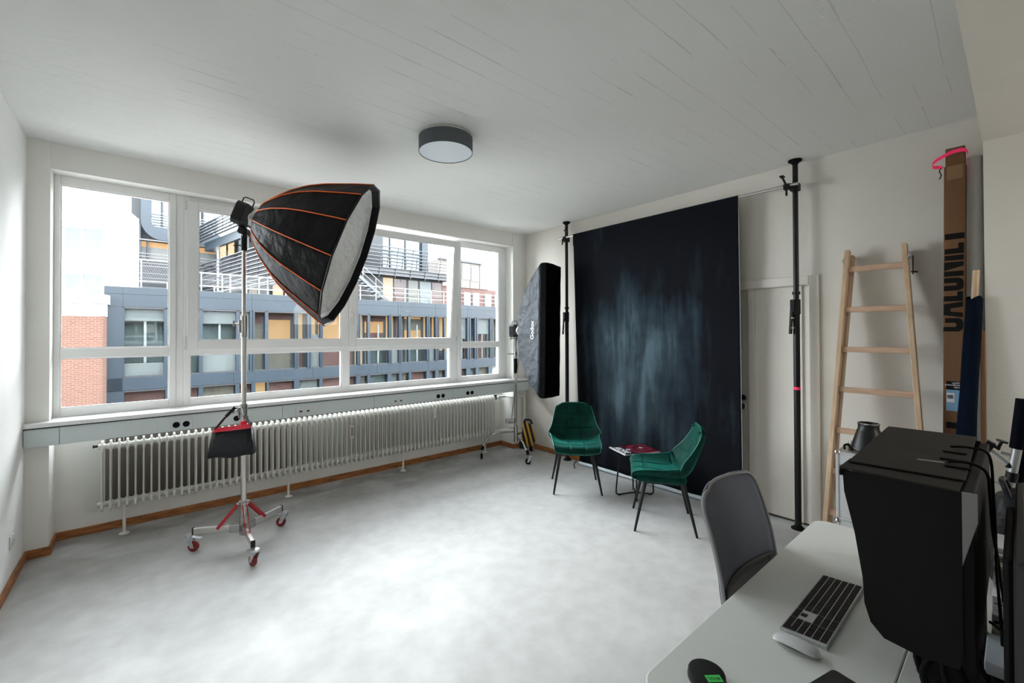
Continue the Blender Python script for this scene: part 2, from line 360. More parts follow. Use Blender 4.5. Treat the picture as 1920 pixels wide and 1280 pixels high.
def sash(x0, x1, z0, z1, lean):
    piv = Vector((0, WG+.02, z0)); Rm = Matrix.Rotation(lean, 3, 'X')
    def T(mb):
        mb.v = [tuple(piv+Rm @ (Vector(v)-piv)) for v in mb.v]; return mb
    y0 = WG-.022; y1 = WG+.045
    mb = MB(); frame_rect(mb, x0, x1, z0, z1, .080, .080, .080, .070, y0, y1); s = T(mb).build('sash', 'frame', w2, bevel=.004)
    T(MB().bx(x0+.08, x1-.08, GY, GY+.006, z0+.08, z1-.07)).build('pane', 'glass', s)
    mb = MB(); frame_rect(mb, x0+.078, x1-.078, z0+.078, z1-.068, .012, .012, .012, .012, y0+.012, y0+.03); T(mb).build('glazing_bead', 'sill', s)
    return s, T
s1, T1 = sash(.284, 1.700, 1.456, 2.765, 0)
for z in (2.68, 1.50): MB().cyl((.272, WG-.028, z), (.272, WG-.028, z+.075), .009).build('hinge', 'white', s1, smooth=True)
MB().bx(.265, .28, WG-.024, WG-.006, 1.46, 1.49).build('hinge_cap', 'white', s1)
s2, T2 = sash(1.702, 3.085, 1.456, 2.765, math.radians(5.2))
MB().cyl((3.098, WG-.022, 1.50), (3.098, WG-.022, 1.56), .009).build('hinge', 'white', s2, smooth=True)
T2(MB().bx(1.716, 1.732, WG-.045, WG-.02, 1.78, 1.83).bx(1.716, 1.732, WG-.06, WG-.045, 1.70, 1.82)).build('handle', 'white', s2, bevel=.003)
# window 3: fixed right light
w3 = win('window_3', 'narrow fixed right window pane over a low pane', 3.10, 3.945)
mb = MB(); frame_rect(mb, 3.125, 3.945, ZB, ZT, .058, .122, .062, .070); mb.bx(3.183, 3.823, Y0, Y1, 1.412, 1.482); mb.build('frame', 'frame', w3, bevel=.004)
MB().bx(3.095, 3.125, Y0+.01, Y1, ZB, ZT).build('post', 'frame', w3, bevel=.003)
MB().bx(3.183, 3.823, GY, GY+.006, 1.482, ZT-.07).build('pane', 'glass', w3)
MB().bx(3.183, 3.823, GY, GY+.006, ZB+.062, 1.412).build('pane', 'glass', w3)
mb = MB(); frame_rect(mb, 3.181, 3.825, 1.480, ZT-.068, .010, .010, .010, .010, Y0+.012, Y0+.03); frame_rect(mb, 3.181, 3.825, ZB+.060, 1.414, .010, .010, .010, .010, Y0+.012, Y0+.03); mb.build('glazing_bead', 'sill', w3)
# sill
struct(MB().bx(L, R, 4.415, WF, .935, .967).bx(-.531, 3.945, WF, WG+.02, .935, .967).build('trim_1', 'sill', bevel=.004), 'long white window sill')
# ---------------------------------------------------------------- trunking with sockets
tk = thing('cable_trunking', (1.76, 4.43, .80), 'long pale grey cable trunking with sockets under the window sill', 'trunking')
for a, b in ((L+.002, -.47), (-.47, .08), (.08, 1.0), (1.0, 1.9), (1.9, 2.9), (2.9, R-.002)):
    MB().bx(a+.001, b-.001, 4.43, 4.50, .800, .925).build('cover_panel', 'duct', tk, bevel=.004)
MB().bx(L+.002, R-.002, 4.44, 4.50, .925, .935).build('gap', 'ductline', tk)
MB().bx(L+.002, R-.002, 4.425, 4.431, .912, .918).build('rail', 'duct', tk)
def socket(cx, data=False, single=False, plate=True):
    wd = .15
    pl_ = MB().bx(cx-wd/2, cx+wd/2, 4.424, 4.431, .812, .892).build('socket_plate', 'duct' if not data else 'white', tk, bevel=.002)
    for k in ((-.033, .033) if not single else (0,)):
        x = cx+k
        if data: MB().bx(x-.023, x+.023, 4.420, 4.425, .828, .874).build('data_port', 'duct', pl_, bevel=.001); MB().bx(x-.011, x+.013, 4.4185, 4.4205, .842, .856).build('data_slot', 'ductline', pl_)
        else:
            MB().lathe([(.024, 0), (.024, .004), (.019, .004), (.019, .001), (0, .001)], (x, 4.4245, .851), (0, -1, 0), 20).build('socket_insert', 'ink', pl_, smooth=True)
socket(.235); socket(.66); socket(1.19, True); socket(2.17, True); socket(2.72); socket(3.147)
for x in (-.155, 3.55):
    b = thing('trunking_bracket', (x, 4.66, .72), 'small grey metal bracket below the %s end of the cable trunking' % ('left' if x < 0 else 'right'), 'bracket')
    MB().bx(x-.03, x-.024, 4.70, 4.772, .66, .80).bx(x+.024, x+.03, 4.70, 4.772, .66, .80).bx(x-.03, x+.03, 4.766, 4.773, .66, .672).build('bracket_plate', 'steel', b)
# ---------------------------------------------------------------- radiator
rad = thing('radiator', (1.7, 4.61, 0), 'long off-white tubular column radiator below the window', 'radiator')
RX0 = -.252; NS = 79; ZR0, ZR1 = .215, .755
def section():
    mb = MB()
    for y in (4.560, 4.612, 4.664):
        n_ = 8; ring_ = [(.0062*math.cos(2*PI*k/n_), y+.0145*math.sin(2*PI*k/n_)) for k in range(n_)]
        mb.grid([[(x, yy, z) for x, yy in ring_] for z in (ZR0+.02, ZR1-.02)], True)
    # pressed headers: a spindle joining the sections, thin pointed disc at top and bottom
    for z, s in ((ZR1-.045, 1), (ZR0+.045, -1)):
        mb.lathe([(.020, -.0249), (.024, -.014), (.033, -.004), (.033, .004), (.024, .014), (.020, .0249)], (0, 4.612, z), (1, 0, 0), 12, cap=False)
        mb.prism([(-.0065, 4.545, z-.03*s), (-.0065, 4.679, z-.03*s), (-.0065, 4.679, z+.018*s), (-.0065, 4.65, z+.045*s), (-.0065, 4.574, z+.045*s), (-.0065, 4.545, z+.018*s)], (.013, 0, 0))
    return mb
proto = section().build('section', 'rad', None, smooth=True); proto.parent = rad; proto.location = Vector((RX0, 0, 0))-Vector((1.7, 4.61, 0))
for i in range(1, NS):
    c = proto.copy(); col.objects.link(c); c.parent = rad; c.location = Vector((RX0+.05*i, 0, 0))-Vector((1.7, 4.61, 0))
XE = RX0+.05*(NS-1)
M['gapshade'] = mat('brown_grey_gap_shade', (.20, .18, .155), .9)
MB().bx(RX0+.01, XE-.01, 4.755, 4.768, ZR0+.01, ZR1-.01).build('gap_shade_panel', 'gapshade', rad)  # added board: its dark colour paints the shade seen between the radiator columns
MB().cyl((RX0-.02, 4.612, ZR1-.045), (XE+.02, 4.612, ZR1-.045), .017).cyl((RX0-.03, 4.612, ZR0+.045), (XE+.02, 4.612, ZR0+.045), .017).build('header_pipe', 'rad', rad, smooth=True)
MB().cyl((RX0-.05, 4.612, ZR1-.035), (RX0-.02, 4.612, ZR1-.035), .009).cyl((RX0-.055, 4.612, ZR1-.035), (RX0-.045, 4.612, ZR1-.035), .012).build('bleed_valve', 'black', rad, smooth=True)
for x in (-.121, 1.091, 2.319, 3.52):
    MB().cyl((x, 4.60, .0), (x, 4.60, ZR0+.03), .011).lathe([(.034, 0), (.034, .006), (.014, .016), (.011, .02)], (x, 4.60, 0), (0, 0, 1), 20).build('support_foot', 'rad', rad, smooth=True)
MB().bx(1.668, 1.712, 4.520, 4.548, .488, .629).build('heat_allocator', 'allo', rad, bevel=.006)
MB().bx(1.679, 1.701, 4.516, 4.521, .515, .605).build('allocator_window', 'greyc', rad)
MB().bx(2.68, 2.72, 4.520, 4.548, .575, .695).build('heat_allocator', 'white', rad, bevel=.006)
vp = thing('radiator_valve', (3.74, 4.612, .72), 'radiator valve with white thermostat knob at the right end', 'valve')
MB().cyl((XE+.02, 4.612, .72), (3.76, 4.612, .72), .014).cyl((3.71, 4.612, .69), (3.71, 4.612, .755), .018).build('valve_body', 'black', vp, smooth=True)
MB().cyl((3.735, 4.60, .72), (3.735, 4.555, .72), .02, .024).build('thermostat_knob', 'white', vp, smooth=True)
pp = thing('heating_pipe', (4.09, 4.46, 0), 'off-white heating pipes running down the corner behind the C-stand', 'pipe')
MB().tube(smoothpath([(3.765, 4.612, .72), (3.86, 4.612, .72), (3.895, 4.59, .72), (3.90, 4.50, .72), (3.93, 4.46, .72), (4.06, 4.455, .72), (4.10, 4.455, .70), (4.105, 4.455, .64), (4.105, 4.455, .3), (4.105, 4.455, 0)], 6), .017, 12).build('flow_pipe', 'rad', pp, smooth=True)
MB().tube(smoothpath([(XE+.035, 4.612, .25), (3.84, 4.612, .25), (3.89, 4.58, .25), (3.90, 4.50, .25), (3.94, 4.44, .25), (4.08, 4.40, .25), (4.15, 4.40, .25)], 6), .015, 12).build('return_pipe', 'rad', pp, smooth=True)
MB().cyl((4.10, 4.38, .23), (4.17, 4.38, .23), .022).build('pipe_joint', 'rad', pp, smooth=True)
# wall outlet low on the left wall
so = thing('wall_outlet', (L+.004, 4.106, .28), 'white wall outlet low on the left wall', 'outlet')
MB().bx(L, L+.009, 4.066, 4.146, .24, .32).build('outlet_plate', 'white', so, bevel=.002)
MB().lathe([(.022, 0), (.022, .006), (.018, .006), (.018, .002), (0, .002)], (L+.008, 4.106, .28), (1, 0, 0), 20).build('outlet_insert', 'white', so, smooth=True)
# ---------------------------------------------------------------- door in the right wall
dr = thing('door_1', (R, 1.78, 0), 'cream double door partly hidden by the black backdrop', None, kind='structure')
MB().bx(R+.035, R+.075, 1.103, 1.545, .012, 1.98).build('leaf', 'wallr', dr, bevel=.003)
MB().bx(R+.035, R+.075, 1.551, 2.455, .012, 1.98).build('leaf', 'wallr', dr, bevel=.003)
MB().bx(R+.012, R+.036, 1.522, 1.572, .012, 1.98).build('cover_strip', 'wallr', dr, bevel=.003)
MB().bx(R+.02, R+.036, 1.16, 1.172, .012, 1.98).build('moulding', 'wallr', dr, bevel=.002)
for z, mname in ((1.0, 'blackp'), (.92, 'steel')):
    MB().lathe([(.026, 0), (.026, .006), (.022, .009), (.010, .009), (.009, .004), (0, .004)], (R+.035, 1.625, z), (-1, 0, 0), 24).build('lock_rosette', 'darkgrey' if z > .95 else 'steel', dr, smooth=True)
MB().bx(R+.03, R+.085, 1.10, 2.46, .0, .012).build('threshold_gap', 'ductline', dr)
struct(MB().bx(R-.020, R+.001, 1.030, 1.100, 0, 2.058).bx(R-.020, R+.001, 2.46, 2.53, 0, 2.058).bx(R-.020, R+.001, 1.100, 2.46, 1.985, 2.058).bx(R-.001, R+.12, 1.092, 1.102, 0, 1.99).bx(R-.001, R+.12, 1.10, 2.46, 1.981, 1.99).build('trim_2', 'wallr', bevel=.004), 'cream door casing')
# ---------------------------------------------------------------- ceiling lamp
lp = thing('ceiling_lamp', (1.645, 2.60, 3.0), 'round grey fabric drum ceiling lamp with pale diffuser', 'ceiling lamp')
c = (1.645, 2.60)
MB().lathe([(.15, 0), (.165, .004), (.165, .026)], (*c, 2.974), (0, 0, 1), 48).build('base', 'white', lp, smooth=True)
MB().lathe([(.190, 0), (.190, .1), (.186, .1), (.186, 0), (.190, 0)], (*c, 2.876), (0, 0, 1), 64).build('shade', 'lampsh', lp, smooth=True)
MB().cyl((*c, 2.879), (*c, 2.885), .186, seg=64).build('diffuser', 'opal', lp)
MB().lathe([(.14, 0), (.186, .0), (.186, .004), (.14, .004)], (*c, 2.970), (0, 0, 1), 48).build('top_ring', 'white', lp, smooth=True)
# ================================================================ big deep softbox on the wheeled stand
PX, PY = .575, 3.73
st = thing('light_stand', (PX, PY, 0), 'chrome wheeled light stand with red braces and red wheels under the deep softbox', 'light stand')
MB().cyl((PX, PY, .10), (PX, PY, .95), .0195, seg=20).build('lower_tube', 'steel', st, smooth=True)
MB().cyl((PX, PY, .95), (PX, PY, 1.62), .0165, seg=20).build('middle_tube', 'steel', st, smooth=True)
MB().cyl((PX, PY, 1.60), (PX, PY, 2.22), .0125, seg=20).build('upper_tube', 'steel', st, smooth=True)
def collar(z0, z1, r, parent, x=PX, y=PY, hd=(-1, 0)):
    c = MB().cyl((x, y, z0), (x, y, z1), r, seg=20).box((x+hd[0]*r, y+hd[1]*r, (z0+z1)/2), (.03, .03, (z1-z0)*.6)).build('collar', 'chrome', parent, smooth=True)
    zk = z0+(z1-z0)*.62; e = (x+hd[0]*(r+.055), y+hd[1]*(r+.055), zk)
    MB().cyl((x, y, zk), e, .006).bar((e[0], e[1], zk-.022), (e[0], e[1], zk+.022), .010, .014).build('clamp_screw', 'chrome', c, smooth=True)
    return c
hd = Vector((-.77, .64)).normalized()
collar(.94, 1.07, .024, st, hd=hd); collar(1.57, 1.73, .0215, st, hd=hd)
MB().cyl((PX, PY, .86), (PX, PY, .945), .0225, seg=20).build('sleeve', 'redcloth', st, smooth=True)
MB().cyl((PX, PY, .10), (PX, PY, .24), .028, seg=20).cyl((PX, PY, .315), (PX, PY, .345), .032, seg=20).build('hub', 'chrome', st, smooth=True)
def caster(p, ang, wheelm, parent, rw=.037, hgt=.125):
    x, y = p; d = Vector((math.cos(ang), math.sin(ang), 0)); s = Vector((-d.y, d.x, 0)); c0 = Vector((x, y, rw))
    f = MB()
    for k in (-1, 1): f.prism([c0+s*k*.017+d*-.012+Vector((0, 0, -.008)), c0+s*k*.017+d*.012+Vector((0, 0, -.008)), c0+s*k*.017-d*.01+Vector((0, 0, hgt-rw-.02)), c0+s*k*.017-d*.055+Vector((0, 0, hgt-rw-.02))], s*k*.003)
    top = c0-d*.032+Vector((0, 0, hgt-rw-.018))
    f.cyl(top, top+Vector((0, 0, .016)), .024, seg=16).bar(top+d*.01, top+d*.085+Vector((0, 0, -.012)), .03, .004)
    cs_ = f.build('caster_fork', 'zinc', parent, smooth=True)
    MB().lathe([(rw*.55, -.012), (rw*.93, -.012), (rw, -.008), (rw, .008), (rw*.93, .012), (rw*.55, .012)], c0, s, 28).build('wheel', wheelm, cs_, smooth=True)
    MB().cyl(c0-s*.014, c0+s*.014, rw*.56, seg=20).build('wheel_hub', wheelm, cs_, smooth=True)
for (wx, wy), ang in (((.282, 3.893), -.6), ((.578, 3.387), 1.9), ((.876, 3.932), 2.5)):
    d = Vector((wx-PX, wy-PY, 0)); Ld = d.length; d.normalize(); sd = Vector((-d.y, d.x, 0)); c0 = Vector((PX, PY, .148))
    leg = MB().bar(c0+d*.03, c0+d*Ld, .024, .044, up=(0, 0, 1)).build('leg', 'steel', st, bevel=.003)
    MB().bar(c0+d*(Ld-.002), c0+d*(Ld+.006), .028, .048).build('end_cap', 'black', leg)
    for k in (-1, 1): MB().bar(Vector((PX, PY, .33))+d*.03+sd*k*.014, c0+d*Ld*.52+sd*k*.014+Vector((0, 0, .005)), .022, .004, up=d.cross(Vector((0, 0, 1)))).build('brace', 'red', leg)
    MB().bar(Vector((PX, PY, .33)), Vector((PX, PY, .33))+d*.04, .045, .02).bar(c0+d*.02, c0+d*.09, .045, .06).build('brace_bracket', 'chrome', leg, bevel=.004)
    caster((wx, wy), ang, 'redwheel', st)
# tilt head socket on top
MB().cyl((PX, PY, 2.22), (PX, PY, 2.335), .022, seg=16).cyl((PX, PY, 2.26), (PX-.06, PY+.05, 2.26), .005).box((PX, PY, 2.355), (.03, .05, .07)).build('tilt_socket', 'blackp', st, smooth=True)
# ---- softbox
n = Vector((.815, -.462, -.353)).normalized(); ring = Vector((.647, 3.669, 2.453)); SL = .735; SR = .575
wv = (ring+n*SL-Vector((0, 0, 1.5865))).normalized(); A = n.cross(wv).normalized(); B = n.cross(A)
sb = thing('deep_softbox', ring, 'big deep black softbox with orange piping, silver inside, hung on the wheeled stand', 'softbox')
def prof(t):
    T = [(0, .075), (.04, .135), (.08, .18), (.15, .235), (.25, .305), (.4, .385), (.55, .445), (.7, .49), (.85, .535), (1, SR)]
    for (a, ra), (b, rb) in zip(T, T[1:]):
        if t <= b: k = (t-a)/(b-a); return ra+(rb-ra)*k
    return SR
NR = 14; PH = math.radians(17)
def shell_pt(t, th, shrink=0, tt=None):
    r = prof(t)-shrink; k = (th-PH)/(2*PI/NR); f = k-math.floor(k); phi = (f-.5)*2*PI/NR
    rr_ = r*math.cos(PI/NR)/math.cos(phi)-.012*math.cos(phi*NR/2)*(1-t*.5)*math.sin(PI*min(1, t*1.2))
    return ring+n*(SL*(t if tt is None else tt))+A*rr_*math.cos(th)+B*rr_*math.sin(th)
cols = NR*4
def shell(shrink, t0, t1, rows): return [[shell_pt(t0+(t1-t0)*i/rows, PH+2*PI*j/cols, shrink) for j in range(cols)] for i in range(rows+1)]
MB().grid(shell(0, 0, 1, 26), True).build('cover', 'softb', sb, smooth=True, solid=.004, fixn=False, offset=-1)
MB().grid(shell(.012, .02, .93, 24), True).build('lining', 'silver', sb, smooth=True)
MB().grid([[shell_pt(.93, PH+2*PI*j/cols, .012) for j in range(cols)], [shell_pt(.93, PH+2*PI*j/cols, .05) for j in range(cols)]], True).build('lining_edge', 'silver', sb)
for k in range(NR):
    th = PH+2*PI*k/NR
    MB().tube([shell_pt(i/24, th, -.003) for i in range(1, 25)], .0036, 6).build('piping', 'orange', sb, smooth=True)
MB().tube([shell_pt(1, PH+2*PI*k/NR, 0) for k in range(NR)], .007, 6, closed=True).build('rim', 'blackp', sb, smooth=True)
MB().grid([[shell_pt(1, PH+2*PI*j/cols, .006) for j in range(cols)], [shell_pt(.925, PH+2*PI*j/cols, .010) for j in range(cols)]], True).build('lip', 'rubber', sb)
MB().lathe([(.060, -.02), (.078, -.02), (.078, .012), (.060, .012), (.060, -.02)], ring, n, 32).build('speed_ring', 'chrome', sb, smooth=True)
# ---- flash head
hcn = ring-n*.085
up = (Vector((0, 0, 1))-n*n.z).normalized(); sd = n.cross(up)
def head(ringp, nn, label, sx=1.):
    upv = (Vector((0, 0, 1))-nn*nn.z).normalized(); sdv = nn.cross(upv)
    h = thing('flash_head', ringp-nn*.07, label, 'studio light')
    Rm = Matrix((sdv, upv, nn)).transposed()
    def octa(w_, hh, c): return [c+sdv*x*w_+upv*y*hh for x, y in ((-1, -.7), (-.7, -1), (.7, -1), (1, -.7), (1, .7), (.7, 1), (-.7, 1), (-1, .7))]
    MB().prism(octa(.062*sx, .085*sx, ringp-nn*.145), nn*.075).build('body', 'blackp', h, bevel=.006)
    rings = [octa(.062*sx, .085*sx, ringp-nn*.07), octa(.05*sx, .055*sx, ringp-nn*.02)]
    MB().grid(rings, True).build('front_housing', 'darkgrey', h)
    MB().lathe([(.052, -.04), (.068, -.012), (.068, 0), (.05, 0)], ringp, nn, 28).build('mount_ring', 'steel', h, smooth=True)
    c = ringp-nn*.10+upv*.08*sx
    MB().tube([c-sdv*.0-nn*.035, c-nn*.035+upv*.04, c-nn*.02+upv*.05, c+nn*.035+upv*.05, c+nn*.045+upv*.035, c+nn*.045-upv*.01], .0045, 8).build('carry_handle', 'black', h, smooth=True)
    MB().box(ringp-nn*.12+sdv*.063*sx, (.002, .05, .02), Rm).build('screen_panel', 'greyc', h) if False else None
    MB().prism([ringp-nn*.135+sdv*-.0635*sx+upv*.03, ringp-nn*.095+sdv*-.0635*sx+upv*.03, ringp-nn*.095+sdv*-.0635*sx+upv*.052, ringp-nn*.135+sdv*-.0635*sx+upv*.052], sdv*-.001).build('screen_panel', 'greyc', h)
    return h
fh = head(ring-n*.005, n, 'black flash head with handle behind the deep softbox')
MB().bar(ring-n*.10-up*.08, (PX, PY, 2.375), .045, .03).cyl((PX-.03, PY-.035, 2.365), (PX+.03, PY+.035, 2.365), .026, seg=18).build('tilt_bracket', 'blackp', fh, bevel=.003)
# ---- sandbag on the stand
bg_ = thing('sandbag', (.485, 3.655, .72), 'black sandbag with red top hanging from the wheeled stand', 'sandbag')
bd = Vector((.88, -.475, 0)).normalized(); bn = Vector((-bd.y, bd.x, 0)); bc = Vector((.498, 3.655, 0))
def sec(u, hw, z0, z1, tw, bw):      # cross-section of the bag at u along its width
    c = bc+bd*u
    return [c-bn*bw+Vector((0, 0, z0+.015)), c-bn*bw*.7+Vector((0, 0, z0)), c+bn*bw*.7+Vector((0, 0, z0)), c+bn*bw+Vector((0, 0, z0+.015)), c+bn*(bw*.85)+Vector((0, 0, z0+(z1-z0)*.4)), c+bn*tw+Vector((0, 0, z1)), c-bn*tw+Vector((0, 0, z1)), c-bn*(bw*.85)+Vector((0, 0, z0+(z1-z0)*.4))]
rows = []
for i in range(9):
    q = i/8; zc = .9+.022*q
    rows.append(sec((-.15+.29*q), 0, .705+.012*q+.006*math.sin(q*9), zc-.0, .014, .048+.012*math.sin(PI*q)))
g = MB().grid(rows, True); k0 = len(g.v)
g.f.append(tuple(range(8))); g.f.append(tuple(range(k0-8, k0)))
# narrow the top a little so the front reads as a trapezium
for i, v in enumerate(g.v):
    p = Vector(v); u = (p-bc).dot(bd); q = (p.z-.7)/.22; g.v[i] = tuple(p-bd*(u*(.13*max(0, q))))
g.build('pouch', 'nylon', bg_, smooth='all')
MB().prism([bc+bd*-.128+Vector((0, 0, .888))-bn*.024, bc+bd*.122+Vector((0, 0, .91))-bn*.024, bc+bd*.115+Vector((0, 0, .938)), bc+bd*-.118+Vector((0, 0, .916))], bn*.001).prism([bc+bd*-.128+Vector((0, 0, .888))+bn*.024, bc+bd*.122+Vector((0, 0, .91))+bn*.024, bc+bd*.115+Vector((0, 0, .938)), bc+bd*-.118+Vector((0, 0, .916))], -bn*.001).build('red_top', 'redcloth', bg_)
kn = Vector((PX-.06, PY+.0, 1.065))
def strap(pts, wd=.03):
    mb = MB()
    for a, b in zip(pts, pts[1:]): mb.bar(a, b, wd, .003, up=(.77, -.64, 0))
    return mb
apex = Vector((.515, 3.69, 1.055))
strap([bc+bd*-.12+Vector((0, 0, .905)), bc+bd*-.05+Vector((0, 0, .995)), apex]).build('strap', 'nylon', bg_)
strap([bc+bd*.115+Vector((0, 0, .93)), bc+bd*.07+Vector((0, 0, 1.0)), apex]).build('strap', 'nylon', bg_)
# ================================================================ strip softbox on the C-stand
CX, CY = 3.69, 4.17
cs = thing('c_stand', (CX, CY, 0), 'chrome C-stand with curved legs and casters in the far corner', 'light stand')
MB().cyl((CX, CY, .22), (CX, CY, 1.12), .0175, seg=16).build('column', 'chrome', cs, smooth=True)
MB().cyl((CX, CY, 1.08), (CX, CY, 1.27), .023, seg=16).build('grip_sleeve', 'rubber', cs, smooth=True)
MB().cyl((CX, CY, 1.27), (CX, CY, 1.56), .0135, seg=16).build('riser', 'chrome', cs, smooth=True)
MB().cyl((CX, CY, 1.30), (CX, CY, 1.36), .022, seg=16).cyl((CX, CY, 1.33), (CX-.08, CY+.06, 1.33), .006).cyl((CX, CY, 1.50), (CX, CY, 1.56), .022).cyl((CX-.05, CY+.04, 1.53), (CX+.05, CY-.04, 1.53), .008).cyl((CX-.05, CY+.04, 1.51), (CX-.05, CY+.04, 1.55), .009).build('grip_head', 'chrome', cs, smooth=True)
MB().cyl((CX, CY, .20), (CX, CY, .40), .026, seg=16).cyl((CX, CY, .37), (CX-.07, CY+.05, .38), .006).build('hub', 'chrome', cs, smooth=True)
arm0 = Vector((CX+.045, CY-.055, 1.50)); arm1 = Vector((CX-.06, CY+.02, .47))
MB().cyl(arm0, arm1, .0075).build('grip_arm', 'chrome', cs, smooth=True)
MB().cyl(arm1+Vector((-.035, .03, 0)), arm1+Vector((.03, -.025, 0)), .032, seg=16).cyl(arm1+Vector((-.05, .04, .03)), arm1+Vector((-.05, .04, -.03)), .009).build('grip_knuckle', 'chrome', cs, smooth=True)
for (wx, wy), z0, ang in (((3.306, 4.395), .33, .9), ((3.602, 3.849), .25, 2.4), ((4.04, 4.25), .29, 3.4)):
    d = Vector((wx-CX, wy-CY, 0)); Ld = d.length; d.normalize(); c0 = Vector((CX, CY, z0))
    lg = MB().tube(smoothpath([c0, c0+d*Ld*.35, c0+d*Ld*.58+Vector((0, 0, -.012)), c0+d*Ld*.76+Vector((0, 0, -.06)), c0+d*Ld*.90+Vector((0, 0, -.13)) if z0 > .28 else c0+d*Ld*.9+Vector((0, 0, -.09)), Vector((wx, wy, .135))], 5), .0125, 10).build('leg', 'chrome', cs, smooth=True)
    MB().cyl(Vector((wx, wy, .165))-d*.02, (wx, wy, .115), .018).build('leg_socket', 'rubber', lg, smooth=True)
    caster((wx, wy), ang, 'rubber', cs, rw=.034, hgt=.118)
# strip box
sn = Vector((.23, -.973, 0)).normalized(); sring = Vector((3.701, 4.076, 1.628)); sw = Vector((.973, .23, 0)); lean = .028
su = (Vector((0, 0, 1))+sw*lean).normalized(); sw2 = sn.cross(su)*-1
if sw2.dot(sw) < 0: sw2 = -sw2
F = sring+sn*.46; HW, HH = .175, .80
tb = thing('strip_softbox', sring, 'tall narrow black strip softbox facing the green chairs', 'softbox')
def rect(t):      # bowed profile from speed ring to front
    q = t**1.7; hw = .06+(HW-.06)*q**.6; hh = .07+(HH-.07)*q**.52; c = sring+sn*(.40*q)
    return [c+sw2*x*hw+su*y*hh for x, y in ((-1, -1), (-1, -.6), (-1, -.2), (-1, .2), (-1, .6), (-1, 1), (1, 1), (1, .6), (1, .2), (1, -.2), (1, -.6), (1, -1))]
M['stripfab'] = mat('blue_black_softbox_fabric', (.013, .025, .039), .5, bump=(6, 1.0, .03), spec=.5)
MB().grid([rect(i/16) for i in range(17)], True).build('cover', 'stripfab', tb, smooth=True, solid=.003, fixn=False)
fr = sring+sn*.40
M['velcro'] = mat('black_velcro_band', (.0025, .0025, .003), .95, spec=.1, bump=(30, 1, .01))
def wav(x0, y0, x1, y1, nn_): return [(x0+(x1-x0)*i/nn_, y0+(y1-y0)*i/nn_) for i in range(nn_)]
out = wav(-1, -1, -1, 1, 14)+wav(-1, 1, 1, 1, 4)+wav(1, 1, 1, -1, 14)+wav(1, -1, -1, -1, 4)
def lipring(s, d, e=0): return [fr+sn*d+sw2*(x*(HW*s+e*math.sin(i*2.1)))+su*(y*(HH*s+e*math.sin(i*1.7))) for i, (x, y) in enumerate(out)]
MB().grid([lipring(1.0, 0), lipring(1.01, .03, .003), lipring(1.005, .07, .004), lipring(.97, .07)], True).build('lip', 'velcro', tb, smooth=True)
gm = MB()
for k in range(-3, 4): gm.bar(fr+sn*.05+sw2*(k*HW/3.6)-su*HH*.98, fr+sn*.05+sw2*(k*HW/3.6)+su*HH*.98, .003, .035, up=sw2) if False else gm.box(fr+sn*.052+sw2*(k*HW/3.6), (.002, .035, HH*1.95), Matrix((sw2, sn, su)).transposed())
for k in range(-13, 14): gm.box(fr+sn*.052+su*(k*HH/13.6), (HW*1.95, .035, .002), Matrix((sw2, sn, su)).transposed())
gm.build('egg_crate_grid', 'velcro', tb)
MB().prism([fr+sn*.03+sw2*x*HW*.98+su*y*HH*.98 for x, y in ((-1, -1), (1, -1), (1, 1), (-1, 1))], sn*.003).build('diffuser', 'greyc', tb)
MB().lathe([(.05, -.01), (.075, -.01), (.075, .012), (.05, .012)], sring, sn, 28).build('speed_ring', 'chrome', tb, smooth=True)
# lettering on the left side panel, reading upward
def side_pt(t, v):
    k = rect(t); lo, hi = k[0], k[5]; return lo+(hi-lo)*(v+1)/2
o0 = side_pt(.80, .0); xdir = su; ydir = (side_pt(.6, .0)-side_pt(.9, .0)).normalized(); zc = xdir.cross(ydir)
if zc.dot(-sw2) < 0: pass
text_on('Godox', .078, 'wink', tb, 'lettering', o0-sw2*.008, su, ydir, bold=.002)
text_on('STUDIO SOFTBOX', .02, 'wink', tb, 'small_lettering', o0-sw2*.008-ydir*.062, su, ydir) if False else MB().bar(o0-sw2*.008-ydir*.050-su*.10, o0-sw2*.008-ydir*.050+su*.06, .008, .001, up=sw2.cross(su)).build('small_lettering', 'wink', tb)
fh2 = head(sring-sn*.005, sn, 'black flash head behind the tall strip softbox', .95)
MB().bar(sring-sn*.08-su*.075, (CX, CY, 1.56), .03, .035).build('tilt_bracket', 'blackp', fh2, bevel=.003)
